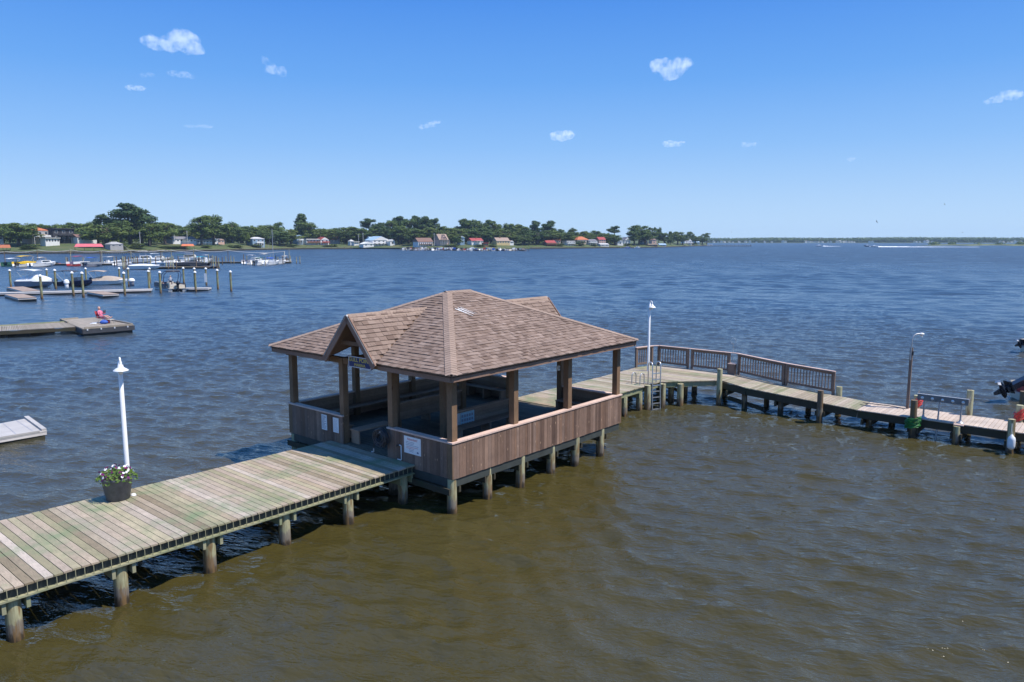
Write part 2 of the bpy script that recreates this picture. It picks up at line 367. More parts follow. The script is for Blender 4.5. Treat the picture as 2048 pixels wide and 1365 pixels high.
def boards(mb, poly, axis_, width=0.166, gap=0.014, th=0.038, z=DK, jit=0.012, r=random.Random(5)):
    """planks laid side by side along `axis_` ('u': planks step along u and run along v), trimmed to a convex outline"""
    k = 0 if axis_ == 'u' else 1
    lo = min(p[k] for p in poly); hi = max(p[k] for p in poly); n = len(poly)
    def span(t):
        xs = []
        for i in range(n):
            p, q = poly[i], poly[(i + 1) % n]
            if (p[k] - t) * (q[k] - t) <= 0 and abs(p[k] - q[k]) > 1e-9:
                f = (t - p[k]) / (q[k] - p[k]); xs.append(p[1 - k] + f * (q[1 - k] - p[1 - k]))
        return (min(xs), max(xs)) if len(xs) >= 2 else None
    t = lo
    while t < hi - 0.04:
        a, b = t + gap / 2, min(t + width - gap / 2, hi)
        s0, s1 = span(min(max(a, lo + 1e-4), hi - 1e-4)), span(min(max(b, lo + 1e-4), hi - 1e-4))
        if s0 and s1:
            d0, d1, dz = r.uniform(-jit, jit), r.uniform(-jit, jit), r.uniform(-0.002, 0.002)
            P4 = [(a, s0[0] + d0), (b, s1[0] + d0), (b, s1[1] + d1), (a, s0[1] + d1)]
            if k == 1: P4 = [(y, x) for x, y in P4][::-1]
            mb.prism(P4, z - th + dz, z + dz)
        t += width
    return mb

def pile(parent, u, v, top, r=0.145, mat='pile', name='pile'):
    q = R.uniform(-.02, .02)
    mb = MB(); mb.tube([(u, v, -1.6), (u + q, v, 0), (u + q, v + q, top)], [r * 1.04, r, r * .95], 14)
    return mb.build(name, M[mat], parent)

# ---------------------------------------------------------------- boardwalk in front of the pavilion
bw = empty('boardwalk', O, RZ, 'long weathered plank boardwalk on piles running in from the left up to the roofed pavilion', 'boardwalk')
boards(MB(), [(-16, 1.45), (-0.05, 1.45), (-0.05, 5.5), (-16, 5.5)], 'u').build('decking', M['deck'], bw)
for y0, y1, s_ in ((1.55, 1.60, -1), (5.35, 5.40, 1)):
    MB().box(-16, -0.1, y0, y1, DK - .225, DK - .042).build('rim_beam', M['rim_shaded'], bw)
    MB().box(-16, -0.1, y0 - (.10 if s_ < 0 else 0), y1 + (.10 if s_ > 0 else 0), DK - .262, DK - .227).build('ledger', M['rim'], bw)
_rb = MB().box(-.006, .006, -.006, .006, DK - .226, DK - .04).mesh('rim_strip'); _rb.materials.append(M['rim'])  # thin pale upright strips, spaced like the deck boards
for k in range(68):
    o = bpy.data.objects.new('rim_strip', _rb); COL.objects.link(o); o.parent = bw; o.location = (-.184 - k * .166, 1.458, 0)
for y in (2.5, 3.5, 4.5): MB().box(-16, -0.1, y, y + .05, DK - .23, DK - .042).build('joist', M['dark_timber'], bw)
for i in range(9):
    u = -0.35 - 1.93 * i
    for du in (-0.235, 0.165): MB().box(u + du, u + du + .07, 1.5, 5.45, DK - .50, DK - .28).build('cross_beam', M['rim'], bw)
    for v in (1.68, 5.25): pile(bw, u, v, DK - .30)

# ---------------------------------------------------------------- pavilion
gz = empty('pavilion', O, RZ, 'open brown timber pavilion with a hipped shingle roof standing over the water on piles', 'pavilion')
EO, EZ, LU, LV = 0.42, 4.0, 8.5, 7.85
CV, RIDGE_Z, RU0, RU1 = 3.925, 5.78, 3.72, 4.78
corners = [(-EO, -EO), (LU + EO, -EO), (LU + EO, LV + EO), (-EO, LV + EO)]
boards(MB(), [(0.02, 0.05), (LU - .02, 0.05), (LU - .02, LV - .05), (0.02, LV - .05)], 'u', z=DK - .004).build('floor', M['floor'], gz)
for p0, p1 in (((0, 0.05), (LU, 0.05)), ((0, LV - .05), (LU, LV - .05))):
    MB().bar((p0[0] + .05, p0[1], .86), (p1[0] - .05, p1[1], .86), .10, .24).build('rim_beam', M['rim_shaded'], gz)
for u in (0.0, LU): MB().bar((u, 0.1, .86), (u, LV - .1, .86), .10, .236).build('rim_beam', M['rim_shaded'], gz)
for u in (0.0, 1.45, 2.97, 4.5, 5.85, 7.35):
    for v in (0.12, 2.6, 5.2, 7.7): pile(gz, u + .08, v, .97 if v in (0.12, 7.7) else .74)
    for du in (-.16, .24): MB().box(u + du, u + du + .06, -0.02, LV, .56, .735).build('cross_beam', M['dark_timber'], gz)

def post(u, v, s=0.2, z0=DK, z1=3.86):
    return MB().box(u - s / 2, u + s / 2, v - s / 2, v + s / 2, z0, z1).build('post', M['post'], gz)
PU = (0.11, 2.72, 5.45, 8.38); PV = (0.11, 2.60, 4.95, 7.74)
for u in PU: post(u, PV[0]); post(u, PV[3])
for v in PV[1:3]: post(PU[0], v); post(PU[3], v); post(PU[1] - .5, v); post(PU[2], v)
# header beams on the posts
for v in (PV[0], PV[3]): MB().bar((-.1, v, 3.78), (LU + .1, v, 3.78), .14, .19).build('header_beam', M['post'], gz)
for u in (PU[0], PU[3]): MB().bar((u, .19, 3.78), (u, LV - .19, 3.78), .142, .186).build('header_beam', M['post'], gz)
for v in (PV[1], PV[2]): MB().bar((.20, v, 3.775), (LU - .2, v, 3.775), .12, .18).build('header_beam', M['post'], gz)

def wall(p0, p1, out, inner=True, z0=.98, z1=1.985):
    """low boarded wall from p0 to p1 with upright boards outside, level boards inside and a wide cap rail"""
    p0 = Vector((*p0, 0)); p1 = Vector((*p1, 0)); d = (p1 - p0); L = d.length; x = d / L; o = Vector((*out, 0)); r = random.Random(int(L * 100))
    Mx = Matrix(((x.x, o.x, 0, p0.x), (x.y, o.y, 0, p0.y), (0, 0, 1, 0), (0, 0, 0, 1)))
    mb = MB(); t = 0.0
    while t < L - .02:
        wd = r.choice((.088, .135, .14, .14, .10)); e = min(t + wd, L)
        mb.box(t + .003, e - .003, .012 + r.uniform(-.004, .004), .036 + r.uniform(-.003, .003), z0 + r.uniform(-.006, .006), z1, Mx); t = e
    a = mb.build('wall_panel', M['siding'], gz)
    ib = MB(); z = DK + .02
    while z < z1 - .05:
        ib.box(.01, L - .01, -.045, -.012, z, z + .132, Mx); z += .14
    ib.build('inner_boards', M['bench'], a)
    MB().box(-.06 if inner else 0, L + .06 if inner else L, -.155, .062, z1 + .001, z1 + .046, Mx).build('cap_rail', M['cap'], a)
    return a
wall((0, 0), (LU, 0), (0, -1))
wall((LU, LV), (0, LV), (0, 1))
wall((0, PV[1] + .1), (0, 0.17), (-1, 0), False); wall((0, LV - .17), (0, PV[2] - .1), (-1, 0), False)
wall((LU, 0.17), (LU, PV[1] + .1), (1, 0), False); wall((LU, PV[2] - .1), (LU, LV - .17), (1, 0), False)
for u0, u1 in ((-.036, -.001), (LU + .001, LU + .036)):
    for v0, v1 in ((-.034, .166), (LV - .166, LV + .034)): MB().box(u0, u1, v0, v1, .98, 1.984).build('corner_board', M['post'], gz)
# aisle screens and benches
def screen(u0, u1, v, side):
    mb = MB(); z = DK + .3
    while z < 1.93: mb.box(u0, u1, v - .02, v + .02, z, z + .132); z += .14
    a = mb.build('aisle_screen', M['bench'], gz)
    MB().box(u0 - .03, u1 + .03, v - .09, v + .09, 1.99, 2.03).build('cap_rail', M['bench'], a)
def bench(u0, u1, v0, v1, along='u'):
    mb = MB(); n = 4
    for i in range(n):
        if along == 'u': mb.box(u0, u1, v0 + (v1 - v0) * i / n + .005, v0 + (v1 - v0) * (i + 1) / n - .005, DK + .41, DK + .448)
        else: mb.box(u0 + (u1 - u0) * i / n + .005, u0 + (u1 - u0) * (i + 1) / n - .005, v0, v1, DK + .41, DK + .448)
    s = mb.build('bench_seat', M['bench'], gz)
    for t in (0.04, 0.5, 0.94):
        k = MB()
        if along == 'u': u = u0 + (u1 - u0) * t; k.box(u, u + .09, v0 + .02, v1 - .02, DK, DK + .405)
        else: v = v0 + (v1 - v0) * t; k.box(u0 + .02, u1 - .02, v, v + .09, DK, DK + .405)
        k.build('bench_support', M['bench'], s)
screen(2.3, 5.35, PV[1], -1); screen(2.3, 5.35, PV[2], 1)
bench(.3, 8.2, 7.2, 7.66); bench(.3, 8.2, .2, .62); bench(2.35, 5.3, 2.08, 2.52); bench(2.35, 5.3, 5.03, 5.47)
bench(7.85, 8.32, .7, 2.45, 'v'); bench(7.85, 8.32, 5.1, 7.1, 'v'); s_ = MB().box(.2, 1.6, 4.38, 4.82, DK + .41, DK + .45).build('bench_seat', M['bench'], gz); MB().box(.24, .29, 4.42, 4.80, DK, DK + .405).build('bench_support', M['bench'], s_); bench(.22, .62, 5.15, 7.1, 'v')
MB().box(2.31, 3.55, 2.548, 2.572, 1.42, 1.94).build('backing_panel', M['ply'], gz)

# roof: hip planes, two cross gables, shingles course by course
def tabs(mb, e0, a, s, n, Ls, bounds, exp=0.155, r=random.Random(11), lift=0.006):
    """courses of shingle tabs: e0 eave corner, a along the eave, s up the slope, n outwards"""
    e0, a, s, n = Vector(e0), Vector(a), Vector(s), Vector(n); t = -.05; row = 0
    while t < Ls:
        t1 = min(t + exp + .045, Ls + .02)
        l0, r0 = bounds(max(t, 0)); l1, r1 = bounds(min(t1, Ls))
        x = l0 + (-r.uniform(0, .3) if row % 2 else -r.uniform(0, .15))
        while x < r0:
            w_ = r.choice((.12, .15, .17, .2, .22, .26)); x1 = x + w_
            A, B = max(x, l0), min(x1, r0); C, D = max(x, l1), min(x1, r1)
            if B - A > .02:
                if D - C < .01: C = D = min(max((A + B) / 2, l1), r1)
                th = r.choice((.012, .014, .022, .028)) + lift; g = .002; drop = r.uniform(-.008, .006)
                p = lambda q, tt, h: e0 + a * q + s * tt + n * h
                vs = [p(A + g, t + drop, th), p(B - g, t + drop, th), p(D - g, t1, .004), p(C + g, t1, .004), p(A + g, t + drop, -.004), p(B - g, t + drop, -.004), p(D - g, t1, -.004), p(C + g, t1, -.004)]
                mb.add(vs, [(0, 1, 2, 3), (4, 5, 1, 0), (4, 0, 3, 7), (1, 5, 6, 2)])
            x = x1
        t += exp; row += 1
hv = LV / 2 + EO; hu = RU0 + EO; rise = RIDGE_Z - EZ
Lv = math.hypot(hv, rise); Lu = math.hypot(hu, rise)
GC, GH, GZ, GX = 3.80, 1.17, 5.32, -0.52               # cross gable: centre, half width, ridge height, front edge
slope_u = rise / hu; g_len = (GZ - EZ) / slope_u - EO  # where its ridge dies into the main slope
mb = MB()
UL = LU + 2 * EO; VL = LV + 2 * EO
tabs(mb, (-EO, -EO, EZ), (1, 0, 0), (0, hv / Lv, rise / Lv), (0, -rise / Lv, hv / Lv), Lv, lambda t: (hu * t / Lv, UL - hu * t / Lv))
tabs(mb, (LU + EO, LV + EO, EZ), (-1, 0, 0), (0, -hv / Lv, rise / Lv), (0, rise / Lv, hv / Lv), Lv, lambda t: (hu * t / Lv, UL - hu * t / Lv))
def minus_gable(y_of):                                  # the eave is cut where the gable crosses it
    return y_of
# end slopes, left and right of the gable up to its valley, then whole above it
def end_slope(e0, a, s, n, gc):
    tv = Lu * (GZ - EZ) / rise
    def left(t): return (hv * t / Lu, gc - GH * (1 - t / tv)) if t < tv else (hv * t / Lu, VL - hv * t / Lu)
    def right(t): return (gc + GH * (1 - t / tv), VL - hv * t / Lu) if t < tv else (gc, VL - hv * tv / Lu)
    tabs(mb, e0, a, s, n, Lu, left); tabs(mb, e0, a, s, n, tv, right)
end_slope((-EO, LV + EO, EZ), (0, -1, 0), (hu / Lu, 0, rise / Lu), (-rise / Lu, 0, hu / Lu), LV + EO - GC)
end_slope((LU + EO, -EO, EZ), (0, 1, 0), (-hu / Lu, 0, rise / Lu), (rise / Lu, 0, hu / Lu), GC + EO)
roof = mb.build('roof', M['shingle'], gz)
gh = GZ - EZ; Lg = math.hypot(GH, gh)
for sgn in (-1, 1):                                     # front gable sgn=-1 (towards -x), back gable sgn=1
    mb = MB(); r2 = random.Random(20 + sgn)
    x0 = GX if sgn < 0 else LU - GX; dirx = -sgn
    bound = lambda t: (0, (EZ + gh * t / Lg - EZ) / slope_u - EO - GX + .03)
    for sd in (-1, 1):
        tabs(mb, (x0, GC + sd * GH, EZ), (dirx, 0, 0), (0, -sd * GH / Lg, gh / Lg), (0, sd * gh / Lg, GH / Lg), Lg, bound, r=r2, lift=.012)
    gr = mb.build('gable_roof', M['shingle'], gz)
    dk = MB(); xi = x0 + dirx * (g_len - GX)
    for sd in (-1, 1):                                  # boarding under the gable shingles
        A = [(x0, GC + sd * GH, EZ - .02), (x0 + dirx * .12, GC + sd * GH, EZ - .02), (xi, GC, GZ - .02), (x0, GC, GZ - .02)]
        dk.add(A + [(p[0], p[1], p[2] - .05) for p in A], [(0, 1, 2, 3), (7, 6, 5, 4), (0, 4, 5, 1), (0, 3, 7, 4), (1, 5, 6, 2)])
    dk.build('gable_boarding', M['soffit'], gr)
    rk = MB()
    for sd in (-1, 1):
        xf = x0 - dirx * .022
        rk.bar((xf, GC + sd * (GH + .03), EZ - .12), (xf, GC + sd * .0, GZ - .105 + .03), .045, .21, (0, -sd * .6, .8))
    rk.build('rake_board', M['fascia'], gr)
    dg = MB()
    for sd in (-1, 1): dg.bar((x0 - dirx * .03, GC + sd * (GH + .02), EZ - .004), (x0 - dirx * .03, GC, GZ + .012), .055, .016, (0, -sd * .6, .8))
    dg.build('drip_edge', M['alu'], gr)
    cp = MB(); t = 0.0; Lr = g_len - GX
    while t < Lr:                                       # ridge cap pieces, two flaps each
        xa, xb = x0 + dirx * (t - .01), x0 + dirx * min(t + .19, Lr + .05)
        for sd in (-1, 1):
            q = lambda x, w_, h: (x, GC + sd * w_, GZ + .022 + h - gh / GH * w_)
            A = [q(xa, 0, .014), q(xb, 0, .004), q(xb, .14, .004), q(xa, .14, .014)]
            cp.add(A + [(p[0], p[1], p[2] - .012) for p in A], [(0, 1, 2, 3), (7, 6, 5, 4), (0, 3, 7, 4), (3, 2, 6, 7)])
        t += .145
    cp.build('ridge_cap', M['shingle_cap'], gr)
# hip and ridge caps
def cap_line(p0, p1, n1, n2, half=.17):
    p0, p1 = Vector(p0), Vector(p1); d = (p1 - p0); L = d.length; d /= L; mb = MB(); t = 0.0
    n1, n2 = Vector(n1).normalized(), Vector(n2).normalized(); up = (n1 + n2).normalized()
    f1 = d.cross(n1).normalized(); f2 = d.cross(n2).normalized()
    if f1.dot(n2) > 0: f1 = -f1
    if f2.dot(n1) > 0: f2 = -f2
    while t < L:
        te = min(t + .19, L)
        for f in (f1, f2):
            k = lambda tt, h: p0 + d * tt + up * (.028 + h)
            A = [k(t, .013), k(te, .002), k(te, .002) + f * half, k(t, .013) + f * half]
            mb.add(A + [p - up * .013 for p in A], [(0, 1, 2, 3), (7, 6, 5, 4), (0, 3, 7, 4), (3, 2, 6, 7), (0, 4, 5, 1)])
        t += .142
    return mb.build('ridge_cap', M['shingle_cap'], roof)
nA, nB, nC, nD = Vector((0, -rise, hv)), Vector((-rise, 0, hu)), Vector((0, rise, hv)), Vector((rise, 0, hu))
cap_line((-EO, -EO, EZ), (RU0, CV, RIDGE_Z), nA, nB); cap_line((LU + EO, -EO, EZ), (RU1, CV, RIDGE_Z), nA, nD)
cap_line((-EO, LV + EO, EZ), (RU0, CV, RIDGE_Z), nB, nC); cap_line((LU + EO, LV + EO, EZ), (RU1, CV, RIDGE_Z), nC, nD)
cap_line((RU0 - .1, CV, RIDGE_Z), (RU1 + .1, CV, RIDGE_Z), nA, nC)
# roof boarding (solid hip shell under the shingles, open under the gables) and fascia
sh = MB()
e = [Vector((u, v, EZ - .012)) for u, v in corners]; r0, r1 = Vector((RU0, CV, RIDGE_Z - .012)), Vector((RU1, CV, RIDGE_Z - .012))
vs = e + [r0, r1] + [p - Vector((0, 0, .06)) for p in e + [r0, r1]]
gy0, gy1 = GC - GH + .02, GC + GH - .02; gxt = g_len - .03
def notch(x, s_):                                       # triangle cut out of the end slope under a gable
    i = len(vs); vs.extend([Vector((x, gy0, EZ - .012)), Vector((x, gy1, EZ - .012)), Vector((x + s_ * (g_len + EO - .05), GC, GZ - .03))])
    vs.extend([p - Vector((0, 0, .06)) for p in vs[i:i + 3]]); return i
i1, i2 = notch(-EO, 1), notch(LU + EO, -1)
fs = [(0, 1, 5, 4), (2, 3, 4, 5), (6 + 3, 6 + 2, 6 + 5, 6 + 4), (6 + 1, 6 + 0, 6 + 4, 6 + 5)]
for (ca, cb, rr, i) in ((0, 3, 4, i1), (1, 2, 5, i2)):
    fs += [(ca, i, i + 2, rr), (cb, rr, i + 2, i + 1), (6 + ca, 6 + rr, i + 5, i + 3), (6 + cb, i + 4, i + 5, 6 + rr)]
sh.add(vs, fs); sh.build('roof_boarding', M['soffit'], roof)
fz0, fz1, fo = 3.79, 3.995, EO - .05
MB().box(-fo, LU + fo, -fo - .02, -fo + .02, fz0, fz1).build('fascia', M['fascia'], roof)
MB().box(-fo, LU + fo, LV + fo - .02, LV + fo + .02, fz0, fz1).build('fascia', M['fascia'], roof)
for x in (-fo, LU + fo):
    MB().box(x - .02, x + .02, -fo + .022, GC - GH - .02, fz0, fz1).build('fascia', M['fascia'], roof)
    MB().box(x - .02, x + .02, GC + GH + .02, LV + fo - .022, fz0, fz1).build('fascia', M['fascia'], roof)
sf = MB(); x = -.3                                       # soffit over the eaves and ceiling joists
for k in range(3, 11):
    u = -.2 + k * (LU + .4) / 13; sf.box(u, u + .05, -.34, LV + .34, 3.88, 3.93)
sf.build('ceiling_joists', M['soffit'], roof)
for x, s_ in ((GX + .12, 1), (LU - GX - .12, -1)):
    MB().bar((x + s_ * .2, GC - .8, 4.42), (x + s_ * .2, GC + .8, 4.42), .05, .12).build('collar_tie', M['soffit'], gz)
# bird droppings on the shingles
dr = MB(); rr = random.Random(4)
def on_A(u, v, h=.026): return Vector((u, v, EZ + (v + EO) * rise / hv + h + .012))
for k in range(6):
    u0 = 3.0 + rr.uniform(-.12, .2) + k * .02; v0 = 2.75 + rr.uniform(-.05, .1); L = rr.uniform(.25, .7)
    a, b = on_A(u0, v0), on_A(u0 + L * .42, v0 - L * .8); w_ = rr.uniform(.006, .017); nn = Vector((w_, w_ * .6, w_ * .3))
    dr.add([a + nn, a - nn, b - nn * .4, b + nn * .4], [(0, 1, 2, 3)])
dr.build('bird_dropping', M['white_rough'], roof)

# ---------------------------------------------------------------- things on the pavilion
def board_sign(name, c, wdt, hgt, label, cat, draw, frame='white', back='white', thick=.012):
    """flat sign on an end wall that faces -x; c = centre (u, v, z); draw(list, T) adds lettering in sign coordinates"""
    s = empty(name, W(*c), RZ, label, cat)
    MB().box(-thick, 0, -wdt / 2, wdt / 2, -hgt / 2, hgt / 2).build('board', M[back], s)
    draw(s, lambda x, y: Matrix(((0, 0, -1, -thick - .001), (-1, 0, 0, -x), (0, 1, 0, y), (0, 0, 0, 1))))
    return s
def d_main(s, T):
    mb = MB(); text_mb(mb, 'GULL POINT', .17, T(0, .065), .002, 1.1); mb.build('lettering', M['yellow'], s)
    mb = MB(); text_mb(mb, 'MARINA', .125, T(0, -.085), .002, 1.15); mb.build('lettering', M['yellow'], s)
    b = MB(); w_, h_ = .53, .155
    for y in (-h_, h_): b.box(-.018, -.0125, -w_, w_, y - .008, y + .008)
    for x in (-w_, w_): b.box(-.0175, -.0125, x - .008, x + .008, -h_ + .009, h_ - .009)
    b.build('border', M['white'], s)
board_sign('name_sign', (-.13, 3.78, 3.85), 1.12, .345, 'navy sign with yellow letters and a white border hanging under the front gable', 'sign', d_main, back='navy')
def lines(n, w_, top, step, mat, seed, left=True, h=.012):
    def f(s, T):
        r = random.Random(seed); b = MB()
        for i in range(n):
            L = w_ * r.uniform(.6, 1.0); y = top - i * step
            x = -w_ / 2
            while x < -w_ / 2 + L:
                q = r.uniform(.02, .055); q = min(q, -w_ / 2 + L - x)
                b.box(-.0145, -.0122, -(x + q), -x, y - h / 2, y + h / 2); x += q + .011
        b.build('lettering', M[mat], s)
    return f
def d_att(s, T):
    mb = MB(); text_mb(mb, 'Attention!', .105, T(0, .175), .0015); mb.build('heading', M['red_ink'], s)
    lines(3, .56, .09, .045, 'ink', 1)(s, T); lines(2, .5, -.05, .045, 'red_ink', 2)(s, T); lines(2, .28, -.14, .04, 'ink', 3)(s, T)
    mb = MB(); mb.prism([(-.19, -.20), (-.26, -.20), (-.265, -.17), (-.225, -.14), (-.19, -.16)], -.0145, -.0122, Matrix(((0, 0, 1, 0), (1, 0, 0, 0), (0, 1, 0, 0), (0, 0, 0, 1)))); mb.build('emblem', M['ink'], s)
board_sign('notice_sign', (-.045, 1.57, 1.66), .71, .50, 'white notice with a red heading on the right hand front wall of the pavilion', 'notice', d_att)
board_sign('notice_sign', (-.045, 5.82, 1.67), .29, .50, 'tall white notice densely printed in blue on the left front wall of the pavilion', 'notice', lines(11, .23, .2, .04, 'navy', 5))
board_sign('notice_sign', (-.045, 5.20, 1.67), .29, .48, 'tall white notice in thin faint print beside the left gate post of the pavilion', 'notice', lines(12, .2, .17, .033, 'ink', 6, h=.005))
def d_pool(s, T): lines(9, .7, .2, .05, 'teal', 8, h=.01)(s, T)
ps = empty('notice_board', W(2.95, 2.535, 1.70), RZ - math.pi / 2 + math.pi, 'large pale blue notice board fixed to the screen inside the pavilion', 'notice board')
ps.rotation_euler = (0, 0, RZ)
MB().box(-.05, .58, -.012, 0, -.24, .24).build('board', paint('pale_blue_board', (.42, .60, .66), .4), ps)
for i in range(5):
    for j in range(3): MB().box(-.02 + .115 * i, .06 + .115 * i, -.016, -.0125, -.2 + .14 * j, -.11 + .14 * j).build('printed_panel', M['hull_grey'], ps)

# coiled hose on the right gate post
hs = empty('coiled_hose', W(-.10, 2.72, 1.72), RZ, 'coiled black water hose with a spray nozzle hanging on the pavilion gate post', 'hose')
b = MB(); r = random.Random(2); pts = []
for k in range(15 * 20):
    a = 2 * math.pi * k / 20; q = .225 + .085 * math.sin(k * .29) + r.uniform(-.006, .006)
    pts.append((-.06 - .12 * math.sin(k * .051) ** 2, q * math.cos(a) + .06, .9 * q * math.sin(a) + .02 * math.sin(k * .13)))
b.tube(pts, .017, 6); b.build('coil', M['hose'], hs)
tl = [(-.15, .28, -.05), (-.18, .31, -.22), (-.17, .33, -.36)]
MB().tube(tl, .014, 6).build('loose_end', M['black'], hs)
b = MB(); b.tube([(-.17, .33, -.36), (-.17, .34, -.47)], [.02, .028], 8); b.tube([(-.17, .34, -.47), (-.17, .43, -.485)], [.02, .03], 8); b.build('nozzle', M['alu'], hs)
MB().box(-.16, .02, .03, .09, .15, .19).build('hanger', M['alu'], hs)
wp = empty('standpipe', W(-.055, 2.06, DK), RZ, 'white plastic water pipe bent up the right front wall of the pavilion', 'water pipe')
b = MB(); b.tube([(0, .17, .02), (0, .02, .02), (0, 0, .04), (0, 0, .44), (0, .02, .46), (0, .08, .46)], .016, 8); b.build('pipe', M['white'], wp)
b = MB(); b.tube([(-.0, .08, .46), (-.02, .16, .45), (-.03, .17, .41)], .02, 8); b.build('faucet', M['black'], wp)
gb = empty('light_fixture', W(5.34, .42, 3.35), RZ, 'small white electrical box high on a middle post of the pavilion', 'electric box')
MB().box(-.05, .05, -.04, .04, -.08, .08).build('box', M['white_rough'], gb); MB().cyl((0, -.04, 0), (0, -.055, 0), .03).build('cover', M['alu'], gb)

# ---------------------------------------------------------------- lamp posts and planter
def lamp(u, v, label):
    l = empty('lamp_post', W(u, v, DK), 0, label, 'lamp post', 'white lamp posts along the boardwalk')
    MB().tube([(0, 0, 0), (0, 0, 3.36), (0, 0, 3.38)], [.062, .052, .03], 14).build('pole', M['white'], l)
    e = Vector((.55, -.84, 0)) * .17
    MB().tube([Vector((0, 0, 3.3)), e * .05 + Vector((0, 0, 3.40)), e * .35 + Vector((0, 0, 3.47)), e * .75 + Vector((0, 0, 3.46)), e + Vector((0, 0, 3.40)), e + Vector((0, 0, 3.3))], .024, 8).build('arm', M['white'], l)
    sh_ = MB().lathe([(.18, 3.16), (.177, 3.172), (.115, 3.215), (.07, 3.245), (.06, 3.30), (.035, 3.315), (0, 3.32)], 20, Matrix.Translation(e)).build('lamp_shade', M['white'], l)
    MB().ball((e.x, e.y, 3.14), .065, .065, .075).build('bulb', M['white_rough'], sh_)
    return l
lamp(-6.35, 5.42, 'white lamp post with a hooded lamp rising behind the flower pot')
lamp(17.9, 4.32, 'white lamp post with a hooded lamp beside the steel ladder beyond the pavilion')
pt = empty('flower_pot', W(-6.78, 4.98, DK), RZ, 'large grey tapered planter of white and purple petunias on the boardwalk edge', 'planter')
MB().lathe([(0, 0), (.25, .0), (.27, .02), (.345, .50), (.36, .52), (.36, .565), (.335, .57), (.325, .52), (0, .51)], 28).build('pot', M['grey_pot'], pt)
MB().lathe([(.326, .515), (.2, .54), (0, .55)], 20).build('soil', M['soil'], pt)
r = random.Random(12); b = MB(); bw_, bp = MB(), MB()
leafm = shingle('petunia_leaf', [(.06, .13, .02), (.10, .18, .03), (.14, .20, .05)], 0.6); flw = paint('white_petal', (.82, .80, .82), .6, .05); flp = shingle('purple_petal', [(.20, .015, .12), (.09, .01, .10), (.30, .04, .16)], .6)
for k in range(420):
    a = r.uniform(0, 6.283); q = math.sqrt(r.random()) * .46; z = .60 + .13 * (1 - (q / .46) ** 2) + r.uniform(-.05, .05) - max(0, q - .36) * .9
    c = Vector((q * math.cos(a), q * math.sin(a), z)); d1 = Vector((r.gauss(0, 1), r.gauss(0, 1), r.gauss(0, .6))).normalized(); d2 = d1.orthogonal().normalized(); L = r.uniform(.025, .05)
    b.add([c + d1 * L, c + d2 * L * .5, c - d1 * L, c - d2 * L * .5], [(0, 1, 2, 3)])
b.build('foliage', leafm, pt)
for k in range(58):
    a = r.uniform(0, 6.283); q = math.sqrt(r.random()) * .44; z = .66 + .15 * (1 - (q / .46) ** 2) + r.uniform(-.03, .05) - max(0, q - .36) * .9
    tgt = bw_ if r.random() < .58 else bp; c = Vector((q * math.cos(a), q * math.sin(a), z)); nrm = (Vector((c.x, c.y, .35)) + Vector((r.gauss(0, .2), r.gauss(0, .2), 0))).normalized(); e1 = nrm.orthogonal().normalized(); e2 = nrm.cross(e1); L = r.uniform(.03, .043)
    ring = [c + nrm * .012 + (e1 * math.cos(i * 6.283 / 8) + e2 * math.sin(i * 6.283 / 8)) * L * (1 if i % 2 else .8) for i in range(8)]
    tgt.add(ring + [c - nrm * .02], [(i, (i + 1) % 8, 8) for i in range(8)] + [tuple(range(8))])
bw_.build('white_flowers', flw, pt); bp.build('purple_flowers', flp, pt)
tag(MB().lathe([(0, 0), (.07, 0), (.065, .025), (.04, .055), (0, .065)], 12, Matrix.Translation(W(-6.44, 4.92, DK))).build('stone', M['white_rough']), 'small white stone on the planks beside the flower pot', 'stone')

# ---------------------------------------------------------------- far platform and the pier that turns right
fp = empty('fishing_platform', O, RZ, 'weathered plank platform beyond the pavilion where the boardwalk turns right', 'platform')
fb = MB(); boards(fb, [(8.56, 2.45), (15.7, 2.45), (15.7, 5.2), (8.56, 5.2)], 'u')
boards(fb, [(15.71, 2.45), (17.9, .55), (19.85, .55), (19.85, 4.95), (18.5, 5.3), (15.71, 5.2)], 'u')
fb.build('decking', M['deck'], fp)
rim = [((8.6, 2.55), (15.7, 2.55)), ((15.75, 2.52), (17.9, .66)), ((18.45, 5.18), (8.6, 5.1)), ((19.78, .6), (19.78, 4.85))]
for p0, p1 in rim: MB().bar((*p0, DK - .16), (*p1, DK - .16), .05, .23).build('rim_beam', M['rim'], fp)
for u in (9.3, 11.2, 13.0, 14.25): 
    for v in (2.62, 5.0): pile(fp, u, v, DK - .28)
    MB().box(u - .2, u - .13, 2.5, 5.15, DK - .5, DK - .285).build('cross_beam', M['rim'], fp)
pile(fp, 14.5, 2.36, DK + .03, .15); pile(fp, 15.55, 2.2, DK - .03, .15); pile(fp, 16.4, 1.75, DK - .1, .15)
for u, v in ((17.1, 2.6), (18.3, 2.5), (19.5, 2.6), (19.5, 4.6), (17.0, 4.8), (19.5, 1.0)): pile(fp, u, v, DK - .3, .14)
MB().bar((16.0, 2.6, .95), (18.4, 2.6, .2), .06, .15).build('brace', M['dark_timber'], fp)
MB().bar((15.8, 4.4, DK - .38), (19.6, 4.4, DK - .38), .1, .2).build('cross_beam', M['dark_timber'], fp)

